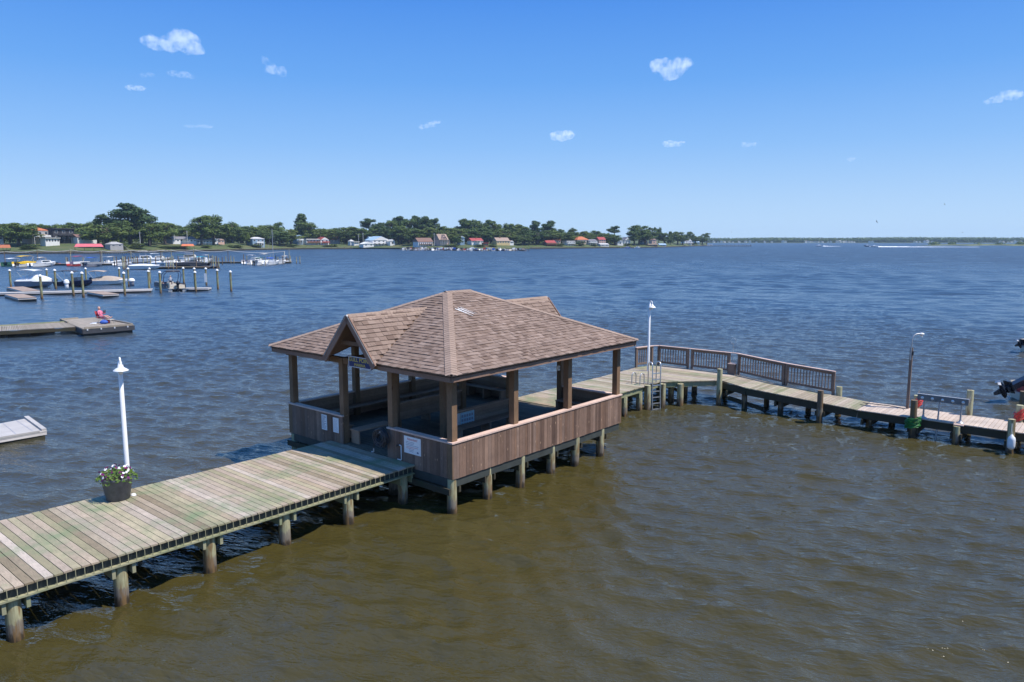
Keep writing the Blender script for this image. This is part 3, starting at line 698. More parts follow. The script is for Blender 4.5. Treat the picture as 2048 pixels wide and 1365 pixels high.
sp = empty('side_pier', O, RZ, 'narrow pier running off to the right, dark wet piles and pale end planks', 'pier')
def PZ(v): return DK - .37 * min(1, max(0, (.55 - v) / 6.15))          # the pier slopes down to its lower end
def sloped(mb):
    mb.v = [(x, y, z - (DK - PZ(y))) for x, y, z in mb.v]; return mb
b = MB(); boards(b, [(17.33, -5.6), (19.2, -5.6), (19.3, -2.2), (19.75, .53), (17.93, .53), (17.4, -.9)], 'v', width=.15); sloped(b).build('decking', M['deck_u'], sp)
b = MB(); boards(b, [(17.28, -17), (19.1, -17), (19.2, -5.62), (17.33, -5.62)], 'v', width=.15); sloped(b).build('pale_decking', M['deck_pale'], sp)
for p0, p1 in (((17.85, .45), (17.45, -.9)), ((17.45, -.92), (17.41, -5.6)), ((17.41, -5.62), (17.37, -17)), ((19.6, .45), (19.2, -2.2)), ((19.18, -2.22), (19.08, -5.6)), ((19.08, -5.62), (18.98, -17))):
    MB().bar((*p0, PZ(p0[1]) - .20), (*p1, PZ(p1[1]) - .20), .06, .28).build('stringer', M['dark_timber'], sp)
for (u, v, top, mt) in ((17.6, .42, 1.70, 'pile'), (17.72, -.75, .7, 'pile_brown'), (17.7, -2.4, .6, 'pile_brown'), (17.22, -4.2, 1.37, 'pile_brown'), (17.7, -6.0, .42, 'pile_brown'), (17.14, -7.7, 1.47, 'pile_brown'), (17.2, -9.15, .68, 'pile'), (17.1, -10.85, 1.23, 'pile'),
                        (18.9, -1.3, .6, 'pile_brown'), (18.85, -3.2, .55, 'pile_brown'), (19.36, -4.3, 1.22, 'pile'), (18.8, -6.6, .42, 'pile_brown'), (19.3, -7.35, 1.26, 'pile'), (19.24, -9.2, 1.73, 'pile'), (19.2, -10.85, 1.38, 'pile'), (18.8, -13, .42, 'pile_brown')):
    pile(sp, u, v, top, .125, mt)
for u, v in ((17.6, .2), (17.5, -2.4), (17.3, -4.2), (17.3, -6.0), (17.25, -7.7), (17.2, -9.15), (17.2, -10.85)):
    for d in (-.19, .13): MB().box(u - .1, u + 1.85, v + d, v + d + .06, PZ(v) - .56, PZ(v) - .345).build('cross_beam', M['dark_timber'], sp)
MB().bar((17.9, .1, .35), (17.75, -1.6, .1), .14, .16).build('brace', M['dark_timber'], sp)

# railing: one thing, panel by panel
rl = empty('railing', O, RZ, 'grey timber railing with upright balusters along the far side of the platform and pier', 'railing')
def rail_panel(p0, p1, q0=0, q1=0):
    p0, p1 = Vector((*p0, q0)), Vector((*p1, q1)); L = (p1 - p0).length; d = (p1 - p0) / L
    k = lambda t, z: p0 + d * t + Vector((0, 0, z))
    z0 = DK
    pn = MB().bar(k(.0, z0 + .985), k(L, z0 + .985), .14, .035).build('top_rail', M['rail'], rl)
    MB().bar(k(.1, z0 + .92), k(L - .1, z0 + .92), .04, .09).build('upper_rail', M['rail'], pn); MB().bar(k(.1, z0 + .17), k(L - .1, z0 + .17), .04, .10).build('lower_rail', M['rail'], pn)
    bl = MB(); n = max(3, int(L / .135))
    for i in range(1, n): bl.bar(k(L * i / n, z0 + .125), k(L * i / n, z0 + .95), .035, .035, (d.x, d.y, 0))
    bl.build('balusters', M['rail'], pn)
    for t in (0.05, L - .05): MB().bar(k(t, z0 - .15), k(t, z0 + .965), .1, .1, (d.x, d.y, 0)).build('rail_post', M['rail'], pn)
rail_panel((18.35, 5.32), (19.5, 5.0)); rail_panel((19.78, 4.86), (19.82, 3.12)); rail_panel((19.84, 3.0), (19.85, .95)); rail_panel((19.85, .55), (19.36, -1.9), 0, PZ(-1.9) - DK); rail_panel((19.36, -1.93), (19.34, -4.1), PZ(-1.9) - DK, PZ(-4.1) - DK)
bx = empty('post_box', W(19.72, .76, DK), RZ, 'short boxed timber post standing in the gap of the grey railing', 'post')
MB().box(-.12, .12, -.16, .16, -.02, .5).build('box', M['rail'], bx); MB().box(-.14, .14, -.19, .19, .5, .53).build('cap', M['cap'], bx)
ne = empty('landing_net', W(19.8, .8, DK + .53), RZ, 'thin pole with an open net ring standing up at the railing gap', 'net')
MB().tube([(0, 0, 0), (.0, 0, .95)], .012, 6).build('handle', M['alu'], ne)
MB().tube([(0, .13 * math.cos(a * .5236), 1.08 + .15 * math.sin(a * .5236)) for a in range(13)], .007, 5, False).build('hoop', M['alu'], ne)

_tr = [(18.35, 5.32), (19.5, 5.0), (19.78, 4.78), (19.84, .95), (19.85, .6), (19.36, -1.9), (19.34, -4.1)]
for p0, p1 in zip(_tr, _tr[1:]): MB().bar((*p0, PZ(p0[1]) + 1.02), (*p1, PZ(p1[1]) + 1.02), .13, .03).build('cap_board', M['cap'], rl)  # sunlit top edge put into the colour, paler than the rails
# ladder with bent handrails
ld = empty('ladder', W(15.12, 2.28, 0), RZ, 'aluminium boat ladder with looped handrails at the inner corner of the platform', 'ladder')
ld.rotation_euler = (0, 0, RZ - rad(24))
for s_ in (-.22, .22):
    b = MB(); b.tube([(s_, -.06, -.45), (s_, 0, DK + .1), (s_, .0, DK + .85), (s_, .06, DK + .97), (s_, .17, DK + 1.0), (s_, .28, DK + .93), (s_, .32, DK + .8), (s_, .32, DK - .05)], .026, 8); b.build('stile', M['steel'], ld)
b = MB()
for k in range(8):
    z = -.3 + .27 * k; MB().box(-.21, .21, -.07 + .035 * z, .01 + .035 * z, z, z + .03).build('rung', M['steel'], ld)
hp = empty('grab_rail', W(14.75, 2.75, DK), RZ, 'low hooped metal grab rails on the deck beside the ladder', 'grab rail')
for y in (0, .42):
    MB().tube([(-.25, y, 0), (-.25, y, .36), (-.2, y, .46), (-.08, y, .5), (.05, y, .46), (.1, y, .36), (.1, y, 0)], .024, 8).build('hoop', M['alu'], hp)

# bent pole lamp, hoses, fender and cleaning table on the pier
pl = empty('pole_lamp', W(18.9, -7.1, PZ(-7)), RZ, 'brown square pole lamp with a bent silver pipe arm on the side pier', 'lamp post')
MB().box(-.05, .05, -.05, .05, 0, 2.5).build('pole', M['rail'], pl)
aw = (UX * 0 + Vector((1, 0, 0)))
dx = Vector((math.cos(-RZ), math.sin(-RZ), 0)) * 1.0
b = MB(); b.tube([Vector((-.07, 0, 2.0)), Vector((-.07, 0, 2.85)), Vector((-.06, 0, 2.98)) + dx * .06, Vector((-.02, 0, 3.05)) + dx * .16, Vector((0, 0, 3.06)) + dx * .30], .028, 8); b.build('arm', M['alu'], pl)
hd = MB(); c = dx * .36; hd.ball((c.x, c.y, 3.05), .12, .10, .05, 12, 6); hd.cyl((c.x + .05, c.y + .02, 3.05), (c.x + .06, c.y + .03, 2.93), .055, .065, 12); hd.build('lamp_head', M['white'], pl)
MB().box(-.085, .0, -.09, -.056, 2.2, 2.36).build('junction_box', M['black'], pl)
def coil(name, c, rx, rz_, turns, mat, label, cat, seed, tilt=0.5, h=.3, rot=0, thick=.016):
    r = random.Random(seed); pts = []
    for k in range(turns * 14):
        a = 2 * math.pi * k / 14; q = 1 + r.uniform(-.18, .18)
        pts.append(W(*c) + Vector((rx * q * math.cos(a), rx * q * .9 * math.sin(a), h * (k / (turns * 14) - .5) + tilt * rz_ * math.cos(a + .5) + r.uniform(-.02, .02))))
    return tag(MB().tube(pts, thick, 6).build(name, M[mat]), label, cat)
coil('coiled_hose', (17.14, -7.7, .60), .25, .1, 16, 'green_hose', 'green garden hose wound thick around a pile of the side pier', 'hose', 1, .5, .38)
coil('coiled_hose', (19.3, -7.35, .95), .19, .1, 8, 'red', 'red hose coiled around the pile behind the metal cleaning table', 'hose', 2, 1.4, .42)
coil('coiled_hose', (19.2, -10.85, 1.0), .18, .1, 8, 'red', 'red hose coiled around the pile at the right edge of the photo', 'hose', 3, 1.3, .4)
hl = [G(x_, y_, PZ(-7) + .016) for x_, y_ in ((1720, 809), (1730, 811), (1737, 808), (1726, 806), (1745, 808), (1780, 812), (1806, 817))] + [G(1810, 818, PZ(-7) + .06)]
tag(MB().tube(hl, .014, 6).build('loose_hose', M['dark_cover']), 'thin dark hose lying loose along the pale planks of the side pier', 'hose')
fd = empty('boat_fender', W(16.9, -10.9, .18), RZ, 'white boat fender hanging by the waterline from a pile at the far right', 'fender')
MB().lathe([(0, -.02), (.04, 0), (.11, .06), (.125, .14), (.125, .36), (.11, .44), (.05, .5), (.03, .54), (0, .55)], 16).build('body', M['white_rough'], fd)
MB().tube([(0, 0, .54), (.05, .03, .7), (.1, .04, .92)], .01, 5).build('rope', M['wire'], fd)

ct = empty('cleaning_table', W(17.62, -8.58, PZ(-8)), RZ, 'long silver fish cleaning trough on thin metal legs at the edge of the side pier', 'cleaning table')
b = MB(); L0, L1 = -.85, .85
b.box(-.17, .17, L0, L1, .78, .80).box(-.19, -.17, L0, L1, .70, .93).box(.17, .19, L0, L1, .78, .90)
for y in (L0, L1): b.add([(-.19, y, .78), (.19, y, .78), (.19, y, .95), (0, y, 1.08), (-.19, y, .95)], [(0, 1, 2, 3, 4), (4, 3, 2, 1, 0)])
b.build('trough', M['trough'], ct); MB().box(-.2, -.165, L0 - .01, L1 + .01, .931, .95).build('trough_rim', M['white_rough'], ct)
for k in range(5):
    y = -.68 + k * .34; MB().lathe([(0, 0), (.055, 0), (.055, .006), (0, .012)], 12, Matrix(((0, 0, -1, -.191), (1, 0, 0, y), (0, 1, 0, .80), (0, 0, 0, 1)))).build('hole_cover', M['white'], ct)
for x, y, z in ((-.1, -.62, -.06), (-.1, .62, 0)): MB().cyl((x, y, z), (x, y, .78), .035, .03, 10).build('leg', M['alu'], ct)
MB().cyl((-.32, .12, -1.4), (-.1, .1, .78), .03, .03, 8).build('leg', M['alu'], ct)
for y in (-.62, .62): MB().lathe([(.14, 0), (.13, .02), (.05, .06), (.04, .12)], 12, Matrix.Translation((-.1, y, 0))).build('foot', M['alu'], ct)
MB().box(-.42, .05, -.78, -.46, -.05, -.012).build('foot_plate', M['cap'], ct)
# ---------------------------------------------------------------- floating piece of dock at the left edge
def quad_dock(name, pts, z, th, mat, edge, label, cat='dock', under='dark_timber', lip=None):
    d = empty(name, pts[0] * .25 + pts[1] * .25 + pts[2] * .25 + pts[3] * .25, 0, label, cat)
    d.location.z = 0; o = d.location
    P2 = [(p.x - o.x, p.y - o.y) for p in pts]
    MB().prism(P2, z - .05, z).build('deck', M[mat], d)
    c = (sum(p[0] for p in P2) / 4, sum(p[1] for p in P2) / 4)
    MB().prism([(c[0] + (x - c[0]) * .995, c[1] + (y - c[1]) * .985) for x, y in P2], z - .05 - th, z - .052).build('edge_beam', M[edge], d)
    MB().prism([(c[0] + (x - c[0]) * .97, c[1] + (y - c[1]) * .93) for x, y in P2], -.25, z - .055 - th).build('float', M[under], d)
    return d, P2
fl, _q = quad_dock('floating_dock', [G(94, 863, .25), G(58.6, 837, .25), G(58.6, 837, .25) + (G(0, 848.5, .25) - G(58.6, 837, .25)) * 3.2, G(94, 863, .25) + (G(0, 879, .25) - G(94, 863, .25)) * 2.6], .27, .10, 'concrete_grey', 'float_edge',
          'low pale floating dock end poking in at the left edge of the photo')
a, b_ = Vector((*_q[0], .30)), Vector((*_q[1], .30)); MB().bar(a + Vector((-.12, .02, 0)), b_ + Vector((-.12, 0, 0)), .16, .09).build('kerb', M['concrete_grey'], fl)
a2 = Vector((*_q[3], .30)); MB().bar(a + (a2 - a).normalized() * .3 + Vector((0, .08, 0)), a2 + Vector((0, .08, 0)), .12, .07).build('kerb', M['concrete_grey'], fl)
for k in range(1, 7):
    s0 = Vector((*_q[1], 0)) + (Vector((*_q[2], 0)) - Vector((*_q[1], 0))) * (k / 7); s1 = Vector((*_q[0], 0)) + (a2 * Vector((1, 1, 0)) - a * Vector((1, 1, 0))) * (k / 7)
    MB().bar(s0 + Vector((0, 0, .272)), s1 + Vector((0, .25, .272)), .02, .006).build('deck_joint', M['hull_grey'], fl)

# ---------------------------------------------------------------- platform with the person
pz = .63
pc = G(195, 645, pz); pc.z = 0
pd = empty('sitting_platform', pc, 0, 'square weathered float platform at the end of a finger pier carrying a sitting person', 'platform')
Cn = [G(165, 658, pz), G(268, 650, pz), G(190, 635, pz), G(120, 640, pz)]
Cl = [(p.x - pc.x, p.y - pc.y) for p in Cn]
def interp(Q, s, t): 
    a = Vector(Q[0]) * (1 - s) + Vector(Q[1]) * s; b = Vector(Q[3]) * (1 - s) + Vector(Q[2]) * s; return a * (1 - t) + b * t
b = MB(); n = 34
for i in range(n):
    q = [interp(Cl, i / n + .002, 0), interp(Cl, (i + 1) / n - .002, 0), interp(Cl, (i + 1) / n - .002, 1), interp(Cl, i / n + .002, 1)]
    b.prism([tuple(p) for p in q], pz - .05, pz)
b.build('decking', M['dock_grey'], pd)
sb = MB()
for i in range(4): sb.bar((*Cl[i], pz - .24), (*Cl[(i + 1) % 4], pz - .24), .09, .36)
sb.build('skirt', M['dark_cover'], pd)
MB().prism([tuple(Vector(p) * .95) for p in Cl], -.3, pz - .43).build('float', M['black'], pd)
for i, (s0, s1) in enumerate(((0.03, .97), (0.03, .97), (.5, .97), (.0, .35))):
    A, B = Vector(Cl[i]), Vector(Cl[(i + 1) % 4]); MB().bar((*(A + (B - A) * s0) * .985, pz + .055), (*(A + (B - A) * s1) * .985, pz + .055), .1, .10).build('kerb', M['dock_grey'], pd)
for k in range(4):
    A, B = Vector(Cl[0]), Vector(Cl[1]); p = A + (B - A) * (.1 + .26 * k); MB().cyl((p.x, p.y - .07, pz - .17), (p.x, p.y - .07, pz - .05), .05).build('bolt_cap', M['white_rough'], pd)
fg = empty('finger_pier', G(75, 656, 0), 0, 'narrow weathered finger pier leading from the left edge to the sitting platform', 'pier'); fo_ = fg.location
e1, e2 = G(151, 654, pz - .03), G(136, 644, pz - .03); d1 = (G(0, 662, pz - .03) - e1) * 1.6; d2 = (G(0, 652.6, pz - .03) - e2) * 1.6
b = MB(); n = 70
for i in range(n):
    q = [e1 + d1 * (i / n + .002), e1 + d1 * ((i + 1) / n - .002), e2 + d2 * ((i + 1) / n - .002), e2 + d2 * (i / n + .002)]
    b.prism([(p.x - fo_.x, p.y - fo_.y) for p in q][::-1], pz - .07, pz - .03)
b.build('decking', M['dock_grey'], fg)
for e_, d_ in ((e1, d1), (e2, d2)):
    p0, p1 = e_ - Vector((fo_.x, fo_.y, .2)), e_ + d_ - Vector((fo_.x, fo_.y, .2)); MB().bar(p0, p1, .08, .24).build('stringer', M['dark_timber'], fg)
MB().bar(e2 + Vector((-fo_.x, -fo_.y - .1, .04)), e2 + d2 + Vector((-fo_.x, -fo_.y - .1, .04)), .1, .1).build('kerb', M['rim'], fg)
for t in (.36, .75):
    p = (e1 + e2) / 2 + (d1 + d2) / 2 * t; MB().box(p.x - fo_.x - .9, p.x - fo_.x + .9, p.y - fo_.y - 1.6, p.y - fo_.y + 1.6, -.3, .3).build('float', M['black'], fg)

# ---------------------------------------------------------------- people
def person(loc, rz, pose, label, top='pink', bottom='shirt_grey', hair='hair', cap=None, seat=.45):
    """one continuous body grown on a skeleton; pose 'recline' or 'sit' or 'stand'; faces +x"""
    p = empty('person', loc, rz, label, 'person')
    if pose == 'stand':
        pel = Vector((0, 0, .95)); chest = Vector((.03, 0, 1.32)); neck = Vector((.04, 0, 1.47)); knees, ank, toes = [(.02, .45)] * 2, [(-.02, .07)] * 2, [(.16, .03)] * 2
        elb, wri = (.02, .30, 1.12), (.22, .26, .98)
    else:
        lean = -.16 if pose == 'recline' else -.02
        pel = Vector((0, 0, seat + .10)); chest = Vector((lean, 0, seat + .47)); neck = Vector((lean * 1.25, 0, seat + .63))
        knees = [(.44, seat + .16)] * 2
        if pose == 'recline': ank = [(.86, seat - .05), (.84, seat - .01)]; toes = [(.93, seat + .10), (.91, seat + .14)]
        else: ank = [(.46, .07)] * 2; toes = [(.62, .03)] * 2
        elb, wri = (lean + .12, .27, seat + .30), (.24, .14, seat + .36)
    V, E_, Rr = [], [], []
    def v(p_, r_): V.append(tuple(p_)); Rr.append(r_); return len(V) - 1
    a = v(pel, .15); m_ = v((pel + chest) / 2, .135); c_ = v(chest, .15); nk = v(neck, .055); h0 = v(neck + Vector((.015, 0, .09)), .07); h1 = v(neck + Vector((.03, 0, .17)), .095); h2 = v(neck + Vector((.02, 0, .24)), .07); ns = v(neck + Vector((.135, 0, .145)), .016)
    E_ += [(a, m_), (m_, c_), (c_, nk), (nk, h0), (h0, h1), (h1, h2), (h1, ns)]
    for k, s_ in enumerate((-1, 1)):
        ear = v(neck + Vector((.02, s_ * .095, .15)), .02); E_.append((h1, ear))
        hp_ = v(pel + Vector((.02, s_ * .10, -.02)), .10); kn = v((knees[k][0], s_ * .13, knees[k][1]), .062); an = v((ank[k][0], s_ * .12, ank[k][1]), .042); to = v((toes[k][0], s_ * .14, toes[k][1]), .035)
        E_ += [(a, hp_), (hp_, kn), (kn, an), (an, to)]
        shd = v(chest + Vector((0, s_ * .19, .08)), .062); el = v((elb[0], s_ * elb[1], elb[2]), .045); wr = v((wri[0], s_ * wri[1], wri[2]), .03)
        dirn = Vector((.5, -s_ * .5, .35)).normalized() if pose != 'stand' else Vector((.6, -s_ * .2, -.2)).normalized()
        pw = Vector((wri[0], s_ * wri[1], wri[2])); pm = v(pw + dirn * .07, .034)
        E_ += [(c_, shd), (shd, el), (el, wr), (wr, pm)]
        side = Vector((0, 0, 1)).cross(dirn).normalized()
        for j, (o_, L_) in enumerate(((-.03, .06), (-.01, .075), (.01, .07), (.028, .055))):
            f1 = v(pw + dirn * (.10 + L_ * .4) + side * o_ * 1.1, .009); f2 = v(pw + dirn * (.10 + L_ * .8) + side * o_ * 1.2 + Vector((0, 0, -.025)), .008); E_ += [(pm, f1), (f1, f2)]
        th = v(pw + dirn * .075 + side * -s_ * .045 + Vector((0, 0, .015)), .011); E_.append((pm, th))
    me = bpy.data.meshes.new('body'); me.from_pydata(V, E_, [])
    o = bpy.data.objects.new('body', me); COL.objects.link(o)
    sk = o.modifiers.new('skin', 'SKIN'); sk.use_smooth_shade = True; sv = me.skin_vertices[0].data
    for i, r_ in enumerate(Rr): sv[i].radius = (r_, r_ * (.8 if i in (a, m_, c_) else 1))
    sv[a].use_root = True
    ss = o.modifiers.new('sub', 'SUBSURF'); ss.levels = ss.render_levels = 2
    dg = bpy.context.evaluated_depsgraph_get(); dg.update(); nm = bpy.data.meshes.new_from_object(o.evaluated_get(dg)); o.modifiers.clear(); o.data = nm
    nm.materials.clear()
    for mm in ('skin', top, bottom): nm.materials.append(M[mm])
    up = (chest - pel).normalized()
    for pl_ in nm.polygons:
        c = pl_.center; t = (c - pel).dot(up); pl_.use_smooth = True
        nearhead = (c - neck).length < .09 or (c - neck).dot(up) > .02
        if nearhead: pl_.material_index = 0
        elif t > .08 and (abs(c.y) < .26 and c.x < max(chest.x, pel.x) + .16): pl_.material_index = 1
        elif t > -.2 and c.x < .36 and c.z > pel.z - .35: pl_.material_index = 2
    o.parent = p
    hb = MB(); hc = neck + Vector((.0, 0, .19)); hb.ball((hc.x, hc.y, hc.z + .015), .115, .105, .105, 14, 8); hb.build('hair' if not cap else 'cap', M[cap or hair], p)
    fc = MB()
    for s_ in (-1, 1): fc.ball((neck.x + .118, s_ * .033, neck.z + .165), .012, .014, .009, 8, 5)
    fc.build('eyes', M['black'], p)
    MB().ball((neck.x + .116, 0, neck.z + .10), .012, .03, .008, 8, 5).build('mouth', M['pink'], p)
    return p
sp_ = G(204, 646.5, pz)
ch = empty('folding_chair', sp_, rad(-12), 'dark low folding deck chair under the sitting person on the platform', 'chair')
b = MB(); b.bar((-.25, 0, .40), (.28, 0, .44), .52, .03).bar((-.25, 0, .42), (-.48, 0, 1.02), .5, .03, (0, 1, 0))
MB().bar((-.22, 0, .40), (.28, 0, .43), .52, .03).build('seat', M['hull_red'], ch)
MB().bar((-.25, 0, .43), (-.44, 0, 1.0), .03, .5, (0, 1, 0)).build('backrest', M['hull_red'], ch)
for y in (-.27, .27):
    for p0, p1 in (((-.3, y, 0), (.3, y, .55)), ((.3, y, 0), (-.28, y, .55)), ((-.3, y, .58), (.25, y, .58))): MB().tube([p0, p1], .016, 6).build('leg' if p0[2] == 0 else 'armrest', M['alu'], ch)
pr = person(sp_ + Vector((0, 0, 0)), rad(-12), 'recline', 'person in a pink top lying back in a chair with bare legs stretched out', 'pink', 'pink', 'hair', cap='skin')
ot = empty('foot_stool', sp_ + Vector((.80, -.17, 0)), rad(-12), 'low pale stool holding up the feet of the reclining person', 'stool')
MB().box(-.2, .2, -.25, .25, .30, .34).build('top', M['cream'], ot)
for x in (-.17, .17):
    for y in (-.2, .2): MB().cyl((x, y, 0), (x, y, .3), .02).build('leg', M['alu'], ot)
bk = empty('book', sp_ + Vector((.33, -.08, .86)), rad(-12), 'dark open book held up in the hands of the reclining person', 'book')
b = MB()
for s_ in (-1, 1): MB().add([(0, 0, 0), (-.03, s_ * .15, 0), (-.03, s_ * .15, .22), (0, 0, .22), (.015, 0, 0), (-.015, s_ * .15, 0), (-.015, s_ * .15, .22), (.015, 0, .22)], [(0, 1, 2, 3), (7, 6, 5, 4), (0, 4, 5, 1), (3, 2, 6, 7), (1, 5, 6, 2)]).build('cover', M['dark_cover'], bk)
def bag(px, py, mat, sx, label, seed):
    g = empty('bag', G(px, py, pz), rad(seed * 40), label, 'bag'); r = random.Random(seed); b = MB(); b.ball((0, 0, .16), sx, sx * .7, .18, 12, 8)
    b.v = [(x * (1 + r.uniform(-.1, .1)), y * (1 + r.uniform(-.1, .1)), max(0, z)) for x, y, z in b.v]; b.build('body', M[mat], g)
    MB().tube([(-.12, 0, .28), (-.08, 0, .42), (.08, 0, .42), (.12, 0, .28)], .014, 6).build('handle', M[mat], g)
bag(208, 648.5, 'blue', .32, 'bright blue soft bag on the planks in front of the deck chair', 1)
bag(216, 647, 'red', .22, 'small red bag beside the blue one under the reclining person', 2)
b = MB(); pts = [G(179, 648.5, pz + .012), G(193, 648.2, pz + .012), G(196, 645.5, pz + .012), G(186, 646, pz + .012)]
cc = sum(pts, Vector()) / 4; r = random.Random(3); vs = []; fs = []
for i in range(7):
    for j in range(5):
        q = (pts[0] * (1 - i / 6) + pts[1] * (i / 6)) * (1 - j / 4) + (pts[3] * (1 - i / 6) + pts[2] * (i / 6)) * (j / 4); vs.append((q.x, q.y, q.z + r.uniform(0, .05)))
for i in range(6):
    for j in range(4): fs.append((i * 5 + j, (i + 1) * 5 + j, (i + 1) * 5 + j + 1, i * 5 + j + 1))
b.add(vs, fs, None, True); tw = b.build('towel', M['white_rough']); tag(tw, 'white towel spread on the planks left of the deck chair', 'towel'); md = tw.modifiers.new('s', 'SOLIDIFY'); md.thickness = .012

# ---------------------------------------------------------------- boats
def hull_mb(L, B, H, rise=.28, deckfrom=.58, stern=.9, blunt=1.9, nst=14):
    mb = MB(); vs = []; K = 7
    for i in range(nst):
        t = i / (nst - 1); q = max(0, (t - .42) / .58)
        hw = B / 2 * (stern + (1 - stern) * min(1, t / .3)) * (1 - q ** blunt * .97); sh_ = H * (1 + rise * t * t); x = L * t
        kz = -.22 + (sh_ * .55 + .2) * q ** 3; cw = hw * (.86 - .25 * q); cz = kz + (sh_ - kz) * (.28 + .18 * q)
        inw = max(hw - .10 * B / 2, hw * .7); fz = sh_ + .02 * B if t > deckfrom else H * .38
        if t > deckfrom: fz = sh_ + .06 * B * (1 - q * .5)
        x2 = x + .10 * L * q * 0
        for y, z in ((0, kz), (cw, cz), (hw, sh_ - .02), (hw, sh_ + .02), (inw, sh_ + .03), (inw * .92, fz), (0, fz + (.02 if t > deckfrom else 0))): vs.append((x2, y, z))
    fs = []
    for i in range(nst - 1):
        for k in range(K - 1): fs.append((i * K + k, i * K + k + 1, (i + 1) * K + k + 1, (i + 1) * K + k))
    n = len(vs); mb.add(vs, [f[::-1] for f in fs], None, False); mb.add([(x, -y, z) for x, y, z in vs], fs, None, False)
    mb.add(vs[:K] + [(x, -y, z) for x, y, z in vs[:K]], [(0, 1, 2, 3, 4, 5, 6, 13, 12, 11, 10, 9, 8)])
    return mb
def motor(parent, x, y, z, s=1.0, tilt=0.0, mat='black_gloss'):
    Mx = Matrix.Translation((x, y, z)) @ Matrix.Rotation(tilt, 4, 'Y') @ Matrix.Scale(s, 4)
    b = MB(); b.add(*_ballv((-.14, 0, .42), .26, .2, .26), Mx, True); o = b.build('outboard_motor', M[mat], parent)
    b = MB(); b.box(-.22, -.06, -.09, .09, -.55, .22, Mx); b.box(-.10, .06, -.12, .12, .05, .2, Mx); b.build('leg', M[mat], o)
    b = MB(); b.add(*_ballv((-.16, 0, -.62), .24, .07, .08), Mx, True); b.add([(-.26, -.01, -.66), (-.08, -.01, -.66), (-.14, -.01, -.9), (-.22, -.01, -.9), (-.26, .01, -.66), (-.08, .01, -.66), (-.14, .01, -.9), (-.22, .01, -.9)], [(0, 1, 2, 3), (7, 6, 5, 4), (0, 4, 5, 1), (1, 5, 6, 2), (2, 6, 7, 3), (3, 7, 4, 0)], Mx)
    b.box(-.34, -.0, -.14, .14, -.44, -.42, Mx); b.build('gearcase', M[mat], o)
    b = MB()
    for k in range(3):
        a = k * 2.094; c_, s_ = math.cos(a), math.sin(a)
        b.add([(-.40, 0, -.62), (-.43, .05 * c_ - .05 * s_, -.62 + .05 * s_ + .05 * c_), (-.42, .17 * c_, -.62 + .17 * s_), (-.38, .14 * c_ + .06 * s_, -.62 + .14 * s_ - .06 * c_)], [(0, 1, 2, 3), (3, 2, 1, 0)], Mx)
    b.build('propeller', M['alu'], o)
    return o
def _ballv(c, rx, ry, rz_):
    m_ = MB(); m_.ball(c, rx, ry, rz_, 12, 8); return m_.v, m_.f
def bimini(parent, x0, x1, wd, z, mat, base=.6, arch=.16, name='canopy'):
    vs = []; n = 6; k = 5
    for i in range(n + 1):
        for j in range(k + 1):
            t = i / n; u = j / k * 2 - 1; vs.append((x0 + (x1 - x0) * t, u * wd / 2, z + arch * (1 - (2 * t - 1) ** 2) - .10 * u * u))
    top = [(i * (k + 1) + j, (i + 1) * (k + 1) + j, (i + 1) * (k + 1) + j + 1, i * (k + 1) + j + 1) for i in range(n) for j in range(k)]
    b = MB(); b.add(vs, top, None, True); b.add([(x, y, z_ - .05) for x, y, z_ in vs], [f[::-1] for f in top], None, True)
    o = b.build(name, M[mat], parent); b = MB()
    for s_ in (-1, 1):
        for xa, xb in ((x0 + .05, (x0 + x1) / 2 - .1), ((x0 + x1) / 2, (x0 + x1) / 2), (x1 - .05, (x0 + x1) / 2 + .1)): b.tube([(xa, s_ * wd * .49, z - .09), (xb, s_ * wd * .5, base)], .022, 5)
    b.build('canopy_frame', M['alu'], o); return o
def cover(parent, x0, x1, wd, z0, z1, mat, bow=True):
    b = MB(); vs = []; n = 10; k = 8
    for i in range(n + 1):
        t = i / n; ww = wd / 2 * (1 - (.9 * max(0, (t - .55) / .45) ** 2 if bow else 0)); hh = (z1 - z0) * (math.sin(math.pi * (.12 + .8 * t)) ** .7)
        for j in range(k + 1): u = j / k * 2 - 1; vs.append((x0 + (x1 - x0) * t, u * ww, z0 + hh * (1 - abs(u) ** 2.2)))
    b.add(vs, [(i * (k + 1) + j, (i + 1) * (k + 1) + j, (i + 1) * (k + 1) + j + 1, i * (k + 1) + j + 1) for i in range(n) for j in range(k)], None, True)
    return b.build('cover', M[mat], parent)
